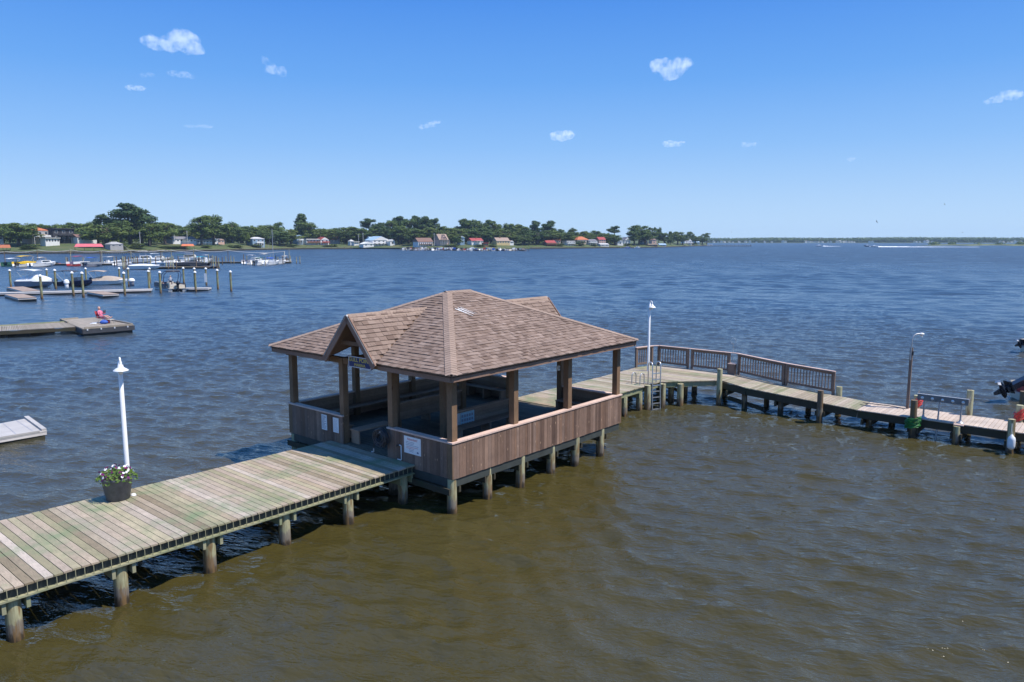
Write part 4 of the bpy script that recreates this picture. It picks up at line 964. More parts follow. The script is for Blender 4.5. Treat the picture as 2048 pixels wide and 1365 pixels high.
def boat(px, py, L, B, H, rz, label, hull='white', feats=(), cat='boat', group=None, z=0, name='motor_boat'):
    p = G(px, py, 0); bt = empty(name, p, rz, label, cat, group); x0 = -L / 2
    h = hull_mb(L, B, H); h.v = [(x + x0, y, z_) for x, y, z_ in h.v]; h.build('hull', M[hull], bt)
    st = MB(); st.tube([(x0 + .05, B * .455, H * .95), (x0 + L * .5, B * .505, H * 1.02)], .04, 5); st.tube([(x0 + .05, -B * .455, H * .95), (x0 + L * .5, -B * .505, H * 1.02)], .04, 5); st.build('rub_rail', M['alu'], bt)
    for f in feats:
        k = f[0]
        if k == 'motor': 
            n = f[1] if len(f) > 1 else 1
            for q in range(n): motor(bt, x0 - .05, (q - (n - 1) / 2) * .55, H * .72, 1.15, f[2] if len(f) > 2 else 0, f[3] if len(f) > 3 else 'black_gloss')
        elif k == 'bimini': bimini(bt, x0 + L * f[1], x0 + L * f[2], B * .82, f[3], f[4], H)
        elif k == 'shield':
            b = MB(); xs_ = x0 + L * .58; b.add([(xs_, B * .38, H * 1.15), (xs_ + L * .10, B * .25, H * 1.2), (xs_ + L * .10, -B * .25, H * 1.2), (xs_, -B * .38, H * 1.15), (xs_ - .25, B * .36, H * 1.15 + .5), (xs_ + L * .04, B * .22, H * 1.2 + .55), (xs_ + L * .04, -B * .22, H * 1.2 + .55), (xs_ - .25, -B * .36, H * 1.15 + .5)],
                [(0, 1, 5, 4), (1, 2, 6, 5), (2, 3, 7, 6), (4, 5, 1, 0), (5, 6, 2, 1), (6, 7, 3, 2)]); b.build('windshield', M['glass'], bt)
        elif k == 'cover': cover(bt, x0 + L * f[1], x0 + L * f[2], B * .96, H * 1.02, H * 1.02 + f[3], f[4])
        elif k == 'seats':
            for xx in (.2, .42): MB().box(x0 + L * xx, x0 + L * xx + .5, -B * .34, B * .34, H * .38, H * .38 + .45).build('seat', M[f[1]], bt)
        elif k == 'cabin':
            b = MB(); z1 = H + f[1]; xa, xb = x0 + L * f[2], x0 + L * f[3]
            b.add([(xa, -B * .38, H * .4), (xb, -B * .34, H), (xb, B * .34, H), (xa, B * .38, H * .4), (xa + .1, -B * .34, z1), (xb - .6, -B * .28, z1), (xb - .6, B * .28, z1), (xa + .1, B * .34, z1)], [(0, 1, 5, 4), (1, 2, 6, 5), (2, 3, 7, 6), (3, 0, 4, 7), (4, 5, 6, 7)]); cb = b.build('cabin', M[f[4]], bt)
            for s_ in (-1, 1): MB().add([(xa + .35, s_ * (B * .365), H + f[1] * .35), (xb - .75, s_ * B * .325, H + f[1] * .42), (xb - .85, s_ * B * .30, H + f[1] * .85), (xa + .4, s_ * B * .35, H + f[1] * .85)], [(0, 1, 2, 3), (3, 2, 1, 0)]).build('cabin_window', M['glass'], cb)
        elif k == 'ttop':
            b = MB(); b.prism([(x0 + L * .3, -B * .36), (x0 + L * .62, -B * .33), (x0 + L * .62, B * .33), (x0 + L * .3, B * .36)], f[1], f[1] + .12); tt = b.build('hard_top', M[f[2]], bt); b = MB()
            for s_ in (-1, 1):
                for xx in (.36, .54): b.tube([(x0 + L * xx, s_ * B * .24, H * .4), (x0 + L * xx, s_ * B * .28, f[1])], .03, 5)
            b.build('support', M['alu'], tt); MB().box(x0 + L * .40, x0 + L * .52, -.4, .4, H * .4, H + .75).build('console', M['white'], bt)
        elif k == 'door':
            MB().box(x0 - .03, x0 - .008, f[1], f[1] + .7, H * .1, H * 1.0).build('transom_door', M['black_gloss'], bt)
        elif k == 'tower':
            b = MB()
            for s_ in (-1, 1):
                for xx in (.32, .58): b.tube([(x0 + L * xx, s_ * B * .33, H), (x0 + L * (xx * .5 + .225), s_ * B * .2, f[1])], .045, 5)
            b.tube([(x0 + L * .2, 0, H + 1.2), (x0 + L * -.1, -B * .3, H + f[1] * 1.15)], .05, 5); b.build('tower', M['alu'], bt); bimini(bt, x0 + L * .3, x0 + L * .6, B * .6, f[1], 'cream', f[1] - .4)
        elif k == 'fence':
            b = MB(); b.box(x0 + .1, x0 + L * .96, -B * .49, -B * .47, H, H + .65).box(x0 + .1, x0 + L * .96, B * .47, B * .49, H, H + .65); b.build('side_rail', M[f[1]], bt)
    return bt

# dock nearest: main float, fingers, white capped piles, four boats
d1a, d1b = G(-60, 588.2, .42), G(416, 576.5, .42); ax = (d1b - d1a).normalized(); nrm_ = Vector((-ax.y, ax.x, 0))
def dock(name, a, b_, wd, label, z=.42, mat='float_brown', edge='float_edge'):
    x = (b_ - a).normalized(); y = Vector((-x.y, x.x, 0))
    return quad_dock(name, [a, b_, b_ + y * wd, a + y * wd], z, .16, mat, edge, label, under='black')
dock('floating_dock', d1a, d1a + (d1b - d1a) * .745, 2.2, 'long low floating dock in the left middle with white capped piles', mat='concrete_grey')
dock('floating_dock', G(362, 577.5, .42), G(416, 577, .42), 2.2, 'short grey dock end to the right of the pontoon boat', mat='concrete_grey'); dock('dock_finger', G(73, 595.5, .42), G(73, 595.5, .42) + (G(44, 588.2, .42) - G(73, 595.5, .42)) * .97, 2.0, 'short brown dock finger pointing forward below the white covered boat', .45)
dock('dock_finger', G(238, 588.5, .42), G(238, 588.5, .42) + (G(203, 583, .42) - G(238, 588.5, .42)) * .93, 2.0, 'short brown dock finger pointing forward below the tan covered boat', .45)
dock('dock_finger', G(44, 583.2, .42), G(13, 575, .42), -2.2, 'short brown dock finger running back behind the white covered boat', .45)
cap_tip = [(22, 540.5, 575, 'behind the stern of the white covered boat'), (95, 539, 566, 'behind the bow of the white covered boat'), (112, 540, 578, 'between the white covered boat and the dark one'), (173, 537, 567, 'rising behind the dark bow boat'),
           (147, 545, 591, 'left one of a close pair before the dark boat'), (167, 545.6, 594.5, 'right one of a close pair before the dark boat'), (84, 551, 598, 'at the tip of the dock finger nearest the left edge'), (240, 536.5, 568, 'behind the bow of the tan covered boat'),
           (258, 537, 573, 'next to the white bin on the dock'), (250, 545.6, 590.5, 'at the tip of the dock finger below the tan boat'), (299, 542, 583, 'at the left side of the pontoon boat'), (300.5, 537, 566, 'hidden behind the pile left of the pontoon boat'),
           (321.5, 544, 587, 'standing before the pontoon boat'), (368, 536, 568, 'on the dock right behind the pontoon boat'), (390, 537, 570, 'back one of two lined up right of the pontoon boat'), (391.7, 544, 583.5, 'front one of two lined up right of the pontoon boat'),
           (413, 537, 571, 'carrying a white sign at the dock end'), (436, 540, 579, 'standing free in the water, second from the right'), (462.5, 543, 583, 'standing free in the water farthest right')]
proto = None
for x, yt, yb, where in cap_tip:
    z0 = 0.0; p = G(x, yb, 0); D = p.y; top = GD(x, yt, D).z
    o = empty('mooring_pile', p, 0, 'green white capped pile ' + where, 'pile', 'white capped mooring piles')
    b = MB(); b.tube([(0, 0, -1), (0, 0, top - .12)], [.17, .15], 10); b.build('post', M['pile_green'], o)
    MB().lathe([(.22, top - .16), (.23, top - .06), (.12, top + .08), (0, top + .14)], 12).build('pile_cap', M['white'], o)
s = GD(411, 556, G(413, 571, 0).y - .4); tag(MB().box(s.x - .2, s.x + .2, s.y - .03, s.y, s.z - .75, s.z + .75).build('pile_sign', M['white']), 'narrow white board fixed to the pile at the dock end', 'sign')
bn = empty('dock_bin', G(264, 573.5, .45), 0, 'white domed bin standing on the dock right of the tan covered boat', 'bin')
MB().lathe([(0, 0), (.33, 0), (.36, .8), (.34, .85)], 14).build('body', M['hull_grey'], bn); MB().lathe([(.48, .85), (.46, 1.05), (.3, 1.25), (0, 1.32)], 14).build('lid', M['white_rough'], bn)
pe = empty('power_pedestal', G(134, 580, .45), 0, 'white round topped power pedestal on the dock before the dark boat', 'pedestal')
MB().lathe([(0, 0), (.26, 0), (.24, .9), (.2, .95)], 12).build('body', M['white_rough'], pe); MB().lathe([(.36, .95), (.36, 1.2), (.24, 1.45), (0, 1.52)], 12).build('head', M['white_rough'], pe)
vd = math.atan2(ax.y, ax.x)
boat(73, 574.5, 6.4, 2.5, .95, vd - .62, 'white covered motor boat with a white soft top at the near dock', 'hull_grey', [('cover', .06, .98, 1.05, 'white'), ('bimini', .08, .62, 2.75, 'white'), ('motor', 1, .6)])
boat(150, 573.5, 6.0, 2.4, .85, vd - .5, 'dark navy bow boat under a black folding canopy at the near dock', 'hull_navy', [('seats', 'dark_cover'), ('shield',), ('bimini', .05, .62, 2.55, 'dark_cover'), ('motor', 1, 0)])
boat(218, 570, 6.2, 2.5, .72, vd - .35, 'small white boat under a tan mooring cover at the near dock', 'white', [('cover', .1, .92, .8, 'tan'), ('bimini', .02, .46, 2.35, 'tan'), ('motor', 1, .7)])
# pontoon boat
pb = empty('pontoon_boat', G(340, 581.3, 0), rad(131), 'dark pontoon boat with pale seats and a canopy arch moored at the near dock', 'boat')
for y in (-1.0, 1.0): 
    b = MB(); b.tube([(-3.6, y, .12), (2.9, y, .12), (3.5, y, .2), (3.8, y, .4)], [.3, .3, .24, .05], 12); b.build('pontoon', M['alu'], pb)
MB().box(-3.7, 3.6, -1.25, 1.25, .42, .52).build('deck', M['concrete_grey'], pb)
b = MB(); b.box(-3.5, 3.5, -1.27, -1.23, .525, 1.15); b.build('side_panel', M['hull_navy'], pb); MB().box(-2.6, 3.5, 1.23, 1.27, .525, 1.15).build('side_panel', M['hull_navy'], pb); MB().box(3.5, 3.55, -1.2, 1.2, .525, 1.15).build('bow_panel', M['hull_navy'], pb)
for x0, x1, y0, y1 in ((-3.4, -1.9, -1.2, 1.0), (.6, 3.2, -1.2, -.6), (.6, 3.2, .6, 1.2), (-1.6, -.9, -.4, .4)):
    s_ = MB().box(x0, x1, y0, y1, .525, .95).build('seat', M['cream'], pb); MB().box(x0, x1, y1 - .16, y1, .952, 1.3).build('backrest', M['cream'], s_)
b = MB(); 
for x in (-1.8, -.6): b.tube([(x + .9, -1.22, 1.1), (x, -1.22, 2.5), (x - .4, -.9, 2.95), (x - .4, .9, 2.95), (x, 1.22, 2.5), (x + .9, 1.22, 1.1)], .05, 6)
b.build('canopy_frame', M['hull_navy'], pb); MB().tube([(-1.9, -.95, 2.98), (-1.9, .95, 2.98)], .14, 8).build('furled_canopy', M['dark_cover'], pb)
motor(pb, -3.75, 0, .7, 1.35, 0)
person(pb.matrix_basis @ Vector((-.9, .1, .53)), rad(100), 'stand', 'person in a grey shirt standing on the dark pontoon boat', 'shirt_grey', 'hull_navy', 'hair')
person(pb.matrix_basis @ Vector((1.3, .95, .53)), rad(20), 'sit', 'person in a pale top sitting at the left side of the pontoon boat', 'cream', 'tan', 'hair', seat=.40)

# second dock row, farther out
def strip(px0, px1, y, label, mat='deck', wd=1.8, z=.55):
    a, b_ = G(px0, y, 0), G(px1, y, 0); return dock('dock', a, b_, wd, label, z, mat, 'dark_timber')
strip(-70, 236, 531.5, 'far wooden dock lined with many small boats at the left'); strip(268, 415, 538.5, 'wooden dock below the black covered pontoon boat', wd=2.2); strip(415, 582, 527.5, 'wooden dock running out to the sailing boats', wd=1.8)
back = rad(78)
B2 = [(8, 531.5, 6, 2.2, .7, 95, 'small tan boat cut off by the left edge at the far dock', 'cream', [('motor', 1, .5), ('seats', 'tan')]),
      (25, 533, 6, 2.4, .6, 80, 'dark green pontoon boat with a white flat roof at the far dock', 'green_canvas', [('fence', 'green_canvas'), ('bimini', .15, .85, 2.3, 'white'), ('seats', 'hull_navy')]),
      (53, 534, 7.5, 2.8, .9, 80, 'yellow canopied pontoon boat with yellow covers at the far dock', 'white', [('fence', 'yellow_canvas'), ('bimini', .1, .75, 3.1, 'yellow_canvas'), ('cover', .1, .9, .8, 'yellow_canvas'), ('motor', 1, .15)]),
      (86, 534, 8, 2.9, 1.1, 70, 'white cruiser with a dark stern door beside the yellow boat', 'white', [('cabin', .8, .35, .8, 'white'), ('door', -.4), ('tower', 2.7)]),
      (157, 532.5, 7, 2.6, .7, 80, 'white boat with a red hull band and dark red canopy at the far dock', 'hull_red', [('fence', 'white'), ('bimini', .2, .8, 2.9, 'hull_red'), ('seats', 'cream')]),
      (186, 533.5, 6.6, 2.5, .7, 75, 'silver pontoon boat under a bright blue canopy at the far dock', 'hull_grey', [('fence', 'alu'), ('bimini', .15, .75, 2.6, 'blue'), ('motor', 1, 0), ('seats', 'hull_navy')]),
      (217, 530.5, 6.6, 2.4, .8, 80, 'white centre console boat with a white hard top at the far dock', 'white', [('ttop', 2.5, 'white'), ('motor', 1, 0)]),
      (247, 532, 6.6, 2.4, .75, 75, 'white open boat crowded by piles left of the fishing boat', 'white', [('shield',), ('motor', 1, 0), ('seats', 'white')]),
      (290, 525.5, 10, 3.3, 1.2, 20, 'white sport fishing boat with a lookout tower and slanting outrigger pole', 'white', [('cabin', 1.2, .35, .75, 'white'), ('tower', 4.0)]),
      (290, 539.3, 8.0, 2.5, .95, -2, 'white covered speed boat with a dark tilted motor before the fishing boat', 'white', [('cover', .02, .98, .5, 'white'), ('motor', 1, 1.0)]),
      (322, 530.5, 7, 2.5, .8, 10, 'white and blue runabout tied behind the covered speed boat', 'white', [('cover', .1, .9, .4, 'white'), ('shield',)]),
      (354, 531, 7, 2.5, .9, 15, 'white boat behind the left end of the black covered pontoon', 'white', [('shield',), ('cover', .0, .6, .6, 'white')]),
      (384, 536, 9.5, 2.7, .75, 182, 'pontoon boat wrapped in a black cover at the middle dock', 'dark_cover', [('fence', 'dark_cover'), ('cover', 0.02, .98, 1.1, 'dark_cover')]),
      (380, 522, 8, 2.8, 1.2, 10, 'cream topped cruiser behind the black covered pontoon', 'white', [('cabin', 1.1, .25, .8, 'cream'), ('ttop', 2.9, 'cream')]),
      (403, 529, 6, 2.3, .8, 70, 'small white boat under a teal awning beside the black cover', 'white', [('bimini', .1, .8, 2.4, 'teal'), ('motor', 1, 0)]),
      (420, 537, 4.5, 1.8, .55, 185, 'little dark skiff with outboard at the end of the middle dock', 'dark_cover', [('motor', 1, .3), ('seats', 'hull_grey')]),
      (503, 529, 7, 2.6, .8, 70, 'white pontoon boat with a folded frame first in the right group', 'white', [('fence', 'hull_grey'), ('bimini', .3, .6, 3.0, 'alu'), ('motor', 1, 0)]),
      (521, 530.5, 7.4, 2.7, .9, 78, 'white pontoon boat with a green edged top and black motor', 'white', [('fence', 'white'), ('bimini', .15, .8, 2.2, 'green_canvas'), ('motor', 2, 0)]),
      (531, 527.5, 7, 2.6, .8, 80, 'cream canopied boat just left of the sailing boat mast', 'white', [('bimini', .15, .8, 3.2, 'cream'), ('seats', 'cream')]),
      (562, 528, 7, 2.6, .9, 80, 'white boat with a dark folded top right of the sailing boat', 'white', [('cabin', .7, .4, .75, 'white'), ('bimini', .1, .5, 2.7, 'hull_navy'), ('motor', 1, 0)])]
B2 += [(262, 523.5, 7, 2.5, .8, 60, 'white runabout with a navy top tied left of the fishing boat bow', 'white', [('bimini', .1, .6, 2.6, 'hull_navy'), ('shield',), ('motor', 1, 0)]),
       (318, 522.5, 7.5, 2.6, .9, 40, 'white cabin boat with a curved roof right of the fishing boat', 'white', [('cabin', 1.0, .3, .75, 'white'), ('bimini', .1, .5, 2.8, 'white')]),
       (338, 526, 6, 2.3, .75, 65, 'small white boat with cream seats between the tall cable posts', 'white', [('seats', 'cream'), ('motor', 1, 0), ('shield',)]),
       (365, 524, 6.5, 2.4, .8, 60, 'white boat under a green canopy left of the cream topped cruiser', 'white', [('bimini', .1, .7, 2.5, 'green_canvas'), ('motor', 1, 0)]),
       (412, 524, 6.5, 2.4, .8, 70, 'white open boat behind the teal awning boat', 'white', [('ttop', 2.4, 'white'), ('motor', 2, 0)]),
       (511, 525.5, 7, 2.6, .9, 70, 'white cabin boat hidden second in the right group', 'white', [('cabin', .9, .3, .8, 'white'), ('bimini', .1, .4, 2.6, 'white')]),
       (573, 526.5, 6, 2.3, .8, 75, 'last white boat at the right end of the far dock', 'white', [('shield',), ('motor', 1, 0), ('bimini', .15, .6, 2.4, 'cream')]),
       (228, 527.5, 6, 2.3, .75, 70, 'small white boat with a tan top left of the dock corner', 'white', [('bimini', .1, .6, 2.3, 'tan'), ('motor', 1, 0)])]
for px, py, L, B_, H_, rz, lab, hl_, ft in B2: boat(px, py, L, B_, H_, rad(rz), lab, hl_, ft, group='boats along the far dock')
sb = boat(545, 530, 8.5, 2.7, 1.0, rad(78), 'white sailing boat with a tall bare mast and blue sail cover', 'white', [('cabin', .5, .4, .72, 'white'), ('motor', 1, 0, 'white')], 'sailing boat', name='sailing_boat')
b = MB(); hm = GD(541.5, 458, G(541.5, 530, 0).y).z; b.tube([(.6, 0, .9), (.6, 0, hm)], [.11, .08], 8); b.build('mast', M['teal'] if False else M['alu'], sb)
b = MB(); b.tube([(.5, 0, 2.1), (-3.4, 0, 2.2)], [.2, .16], 8); b.build('sail_cover', M['blue'], sb)
b = MB(); b.tube([(4.1, 0, 1.2), (.6, 0, hm - .2)], .018, 4).tube([(-4.2, 0, 1.0), (.6, 0, hm - .1)], .018, 4); b.build('rigging', M['alu'], sb)
def jetski(px, py, mat, label):
    j = empty('jet_ski', G(px, py, 0), rad(80), label, 'jet ski'); h = hull_mb(2.8, 1.1, .45); h.v = [(x - 1.4, y, z) for x, y, z in h.v]; h.build('hull', M[mat], j)
    b = MB(); b.ball((-.3, 0, .72), .8, .26, .22, 10, 6); b.build('seat', M['black'], j); MB().tube([(.5, -.35, 1.0), (.45, 0, 1.08), (.5, .35, 1.0)], .04, 6).build('handlebar', M['black'], j)
jetski(103, 531.5, 'hull_red', 'dark red jet ski by the pile right of the white cruiser'); jetski(115, 531, 'red', 'bright red jet ski alone at the far dock')
# dock piles of the second row
rp = random.Random(8); k = 0
DP = [(11, 531.5, 503), (36, 531, 519), (67, 531, 518), (76.5, 531, 500), (93, 531, 517), (133, 531, 514), (136, 532, 515.5), (142.5, 531, 497), (167, 531, 515), (202, 531, 501), (205, 531, 502), (229, 531, 515), (234, 533, 514), (246.5, 539, 513), (249.5, 540, 514), (252.5, 539, 512.5),
      (263, 527, 500), (268, 528, 515), (276, 538, 513), (287, 533, 513), (302, 538, 515), (322, 527, 500), (325, 528, 501), (333, 538, 516), (337, 539, 514), (344, 534, 498), (347, 539, 512), (353, 539, 521), (361, 536, 519), (389, 534, 497), (399, 534, 513), (403, 536, 518), (418, 530, 509),
      (423, 535, 512), (427, 538, 513), (431, 535, 513), (434, 537, 513), (438, 538, 516), (452, 527, 513), (457, 527, 501), (462, 528, 512), (468, 528, 514), (488, 527, 509), (525, 530, 517), (531, 531, 518), (552, 528, 510), (556, 529, 515), (569, 527, 503), (574, 527, 514), (579, 527, 498), (581, 527, 512), (258, 534, 514), (272, 530, 513), (295, 528, 511), (312, 533, 514), (329, 531, 512), (341, 536, 514), (357, 530, 513), (371, 534, 515), (377, 530, 512), (393, 537, 516), (409, 536, 514), (426, 531, 511), (445, 530, 515), (494, 528, 512), (538, 529, 513), (566, 529, 513), (593, 528, 514), (600, 528, 513)]
def near_boat(x):
    n = min(B2, key=lambda q: abs(q[0] - x)); return n[6]
seen = {}
for i, (x, yb, yt) in enumerate(DP):
    p = G(x, yb + rp.uniform(-.4, .4), 0); top = GD(x, yt, p.y).z; tall = yt < 505
    n = ' '.join(near_boat(x).split(' at the')[0].split(' with')[0].split(' under')[0].split(' behind')[0].split(' beside')[0].split(' tied')[0].split(' first')[0].split(' left of')[0].split()[:7])
    lab = (' tall thin cable post' if tall else ' short dark dock pile') + (' standing alone beyond the dock end' if x > 590 else ' by the ' + n)
    seen[lab] = seen.get(lab, 0) + 1; lab = (('', 'second', 'third', 'fourth', 'fifth', 'sixth', 'seventh', 'eighth', 'ninth', 'tenth', 'eleventh', 'twelfth', 'thirteenth', 'fourteenth', 'fifteenth')[seen[lab] - 1] + lab + (' from the left' if seen[lab] > 1 else '')).strip()
    gname = 'cable posts along the far dock' if tall else 'piles along the far dock'
    o = tag(MB().tube([(0, 0, -1), (0, 0, top)], [.16, .13] if not tall else [.12, .09], 8).build('dock_pile' if not tall else 'cable_post', M['pile' if i % 3 else 'pile_brown']), lab, 'pile' if not tall else 'post', gname); o.location = p
pole_x = [(-60, 503), (11, 503.5), (76.5, 500.5), (142.5, 500.5), (205, 502), (263, 501), (322, 501.5), (344, 501.5), (389, 500.5), (457, 501.5), (569, 503.5)]
pts = []
for (x0, y0), (x1, y1) in zip(pole_x, pole_x[1:]):
    for q in range(9):
        t = q / 9; pts.append(GD(x0 + (x1 - x0) * t, y0 + (y1 - y0) * t + 3.4 * 4 * t * (1 - t) * min(1, (x1 - x0) / 70), 232))
pts += [GD(569, 503.5, 232), GD(569, 519, 232)]
tag(MB().tube(pts, .075, 5).build('overhead_cable', M['wire']), 'pale cable sagging from post to post along the far dock', 'cable')

# boats at the right edge: only their tilted motors and sterns reach into the picture
def edge_boat(px, py, s, label, tilt=1.15):
    p = G(px, py, 0); bt = empty('motor_boat', p, rad(8), label, 'boat'); h = hull_mb(6.5, 2.3, .8); h.build('hull', M['cream'], bt); motor(bt, -.1, 0, .75, s, tilt)
    MB().box(.25, .9, -.8, .8, .32, .85).build('seat', M['hull_red'], bt); return bt
e_ = edge_boat(2050, 803, 1.75, 'moored boat at the right edge, its big black outboard tilted out of the water'); 
e_ = edge_boat(2062, 706, 1.3, 'second boat farther out at the right edge showing only its tilted motor')
gp = empty('mooring_pile', G(2042, 850, 0), 0, 'dark wet pile at the right edge below the tilted black outboard', 'pile'); MB().tube([(0, 0, -1), (0, 0, 1.4)], .14, 12).build('post', M['pile_brown'], gp)
# ---------------------------------------------------------------- land: one sheet rising from the shoreline
SHORE = [(-700, 512, 489), (-200, 509, 487.5), (0, 508, 487), (120, 507.5, 487.5), (200, 507, 488), (300, 505, 488), (430, 502.5, 487), (520, 500.5, 488.5), (600, 499, 488.5), (700, 498.3, 488.5), (800, 498.6, 488.5), (880, 499.5, 488.5), (960, 499, 488.2), (1060, 498, 488), (1160, 497.3, 488), (1250, 496.3, 488), (1320, 495.3, 488), (1400, 492.3, 487.5), (1422, 491.2, 487.5)]
def st(px):
    px = max(SHORE[0][0], min(SHORE[-1][0], px))
    for a, b in zip(SHORE, SHORE[1:]):
        if a[0] <= px <= b[0]:
            t = (px - a[0]) / (b[0] - a[0]); return a[1] + (b[1] - a[1]) * t, a[2] + (b[2] - a[2]) * t
def D0(px): return G(px, st(px)[0], 0).y
BACK = 42.0
def zground(px, D):
    d0 = D0(px); zt = max(1.0, GD(px, st(px)[1], d0 + BACK).z); t = (D - d0) / BACK
    return .9 + (zt - .9) * max(0, min(1, t)) + max(0, t - 1) * .35
def make_land():
    vs = []; fs = []; px = -700.0; cols = []
    while px <= 1422: cols.append(px); px += 14
    rows = (0, .01, 8, 18, 30, 42, 60, 100, 180, 320, 520)
    for i, px in enumerate(cols):
        d0 = D0(px)
        for j, r_ in enumerate(rows):
            end = max(0, (px - 1330) / 92); rr = r_ * (1 - .9 * end) if r_ > 20 else r_
            D = d0 + rr; z = -.5 if j == 0 else zground(px, D) + .25 * noise.noise((px * .05, D * .03, 0)); p = GD(px, 500, D); vs.append((p.x, p.y, z))
    n = len(rows)
    for i in range(len(cols) - 1):
        for j in range(n - 1): fs.append((i * n + j, (i + 1) * n + j, (i + 1) * n + j + 1, i * n + j + 1))
    m, t, b = NT('lawn')
    f = _noise(t, _coords(t, (1, 1, 1)), .05, 5, .65)
    c = _ramp(t, f, [(.32, (.04, .068, .017)), (.5, (.078, .10, .025)), (.62, (.11, .11, .04)), (.75, (.18, .135, .08))]); t.links.new(c, b.inputs['Base Color']); b.inputs['Roughness'].default_value = .95
    g = MB().add(vs, fs, None, True).build('ground', m); tag(g, kind='structure')
make_land()

# ---------------------------------------------------------------- trees
def leafmat(name, tones):
    m, t, b = NT(name); n = len(tones)
    c = _ramp(t, _isl(t), [(i / (n - 1), tones[i]) for i in range(n)])
    oi = _n(t, 'ShaderNodeObjectInfo'); c = _mix(t, 'MULTIPLY', 1.0, c, _ramp(t, oi.outputs['Random'], [(0, (.75, .82, .8)), (1, (1.2, 1.12, 1.0))]))
    t.links.new(c, b.inputs['Base Color']); b.inputs['Roughness'].default_value = .7; b.inputs['Specular IOR Level'].default_value = .2
    return m
M['leaf_oak'] = leafmat('oak_leaf', [(.06, .10, .022), (.095, .145, .034), (.12, .165, .042), (.066, .11, .025)])
M['leaf_pine'] = leafmat('pine_needle', [(.04, .074, .026), (.064, .106, .034), (.084, .126, .04), (.047, .083, .028)])
M['leaf_light'] = leafmat('light_leaf', [(.095, .145, .028), (.125, .17, .038), (.15, .18, .044), (.085, .125, .03)])
M['bark'] = wood('bark', [(.11, .085, .065), (.14, .11, .085)], (6, 6, 1.2), None)
def clump(mb, c, rx, ry, rz_, n, size, r):
    for _ in range(n):
        d = Vector((r.gauss(0, 1), r.gauss(0, 1), r.gauss(0, 1))).normalized(); q = r.random() ** .45
        p = Vector((c[0] + d.x * rx * q, c[1] + d.y * ry * q, c[2] + d.z * rz_ * q))
        nn = (d + Vector((r.gauss(0, .5), r.gauss(0, .5), r.gauss(.35, .5)))).normalized(); a = nn.orthogonal().normalized(); b = nn.cross(a); th = r.uniform(0, 3.14); a, b = a * math.cos(th) + b * math.sin(th), b * math.cos(th) - a * math.sin(th)
        s1, s2 = size * r.uniform(.5, 1.1), size * r.uniform(.35, .8)
        mb.add([p + a * s1, p + b * s2, p - a * s1, p - b * s2], [(0, 1, 2, 3)])
def proto_tree(kind, seed):
    """unit tree 10 m tall; crown clumps sit on limbs"""
    r = random.Random(seed); tr, cr = MB(), MB()
    if kind in ('pine', 'umbrella'):
        tr.tube([(0, 0, -.3), (.1, .05, 5), (.0, .1, 9.3)], [.28, .2, .06], 7)
        z0 = 4.2 if kind == 'pine' else 6.3; n = 26 if kind == 'pine' else 15
        for k in range(n):
            z = z0 + (9.3 - z0) * (k / (n - 1)) + r.uniform(-.2, .2); t = (z - z0) / (9.6 - z0)
            a = r.uniform(0, 6.283); L = (2.7 * (1 - t) ** .6 * (.5 + .5 * min(1, t * 4)) + .35) * r.uniform(.65, 1.1) * (1.2 if kind == 'umbrella' else 1)
            e = Vector((math.cos(a) * L, math.sin(a) * L, z + .25)); tr.tube([(0, 0, z - .3), e * .5 + Vector((0, 0, z * .5 - .1)), e], [.07, .05, .02], 4)
            for q in (.45, .95): clump(cr, (e.x * q, e.y * q, z + .25 * q + .1), .95, .95, .68, 105, .25, r)
        clump(cr, (0, 0, 9.4), .8, .8, .5, 70, .26, r)
    elif kind == 'cone':
        tr.tube([(0, 0, -.3), (0, .05, 9.5)], [.25, .04], 7)
        for k in range(30):
            z = 1.6 + 7.8 * k / 29; t = k / 29; a = k * 2.4 + r.uniform(-.4, .4); L = (2.9 * (1 - t) ** .75 + .25) * r.uniform(.6, 1.08)
            e = Vector((math.cos(a) * L, math.sin(a) * L, z - .15)); tr.tube([(0, 0, z), e], [.06, .02], 4)
            for q in (.4, .9): clump(cr, (e.x * q, e.y * q, z - .1 * q), .8, .8, .55, 75, .28, r)
    else:
        sq = {'oak': 1.08, 'round': .85, 'bush': 1.05}[kind]; base = {'oak': 2.6, 'round': 2.2, 'bush': .6}[kind]
        tr.tube([(0, 0, -.3), (.1, 0, base + 1), (0, .1, 7)], [.34, .24, .08], 8)
        n = 44
        for k in range(n):
            a = r.uniform(0, 6.283); u = r.random(); z = base + 1.0 + (8.4 - base) * u; prof = math.sin(math.pi * min(1, .18 + .74 * u)) ** .7
            L = 3.1 * sq * prof * r.uniform(.45, 1.0); e = Vector((math.cos(a) * L, math.sin(a) * L, z)); tr.tube([(0, 0, max(base, z - 1.6)), e * .6 + Vector((0, 0, z * .38)), e], [.10, .06, .02], 4)
            s = r.uniform(.75, 1.3); clump(cr, e, s, s, s * .75, 125, .23, r)
        clump(cr, (0, 0, base + 3), 1.6, 1.6, 2.2, 200, .3, r)
    return tr.mesh('trunk'), cr.mesh('crown')
PT = {}
for kd, cnt in (('pine', 3), ('umbrella', 2), ('cone', 1), ('oak', 3), ('round', 2), ('bush', 2)):
    PT[kd] = [proto_tree(kd, 100 + i * 7 + len(kd)) for i in range(cnt)]
LEAF = {'pine': 'leaf_pine', 'umbrella': 'leaf_pine', 'cone': 'leaf_pine', 'oak': 'leaf_oak', 'round': 'leaf_oak', 'bush': 'leaf_oak'}
tri = 0
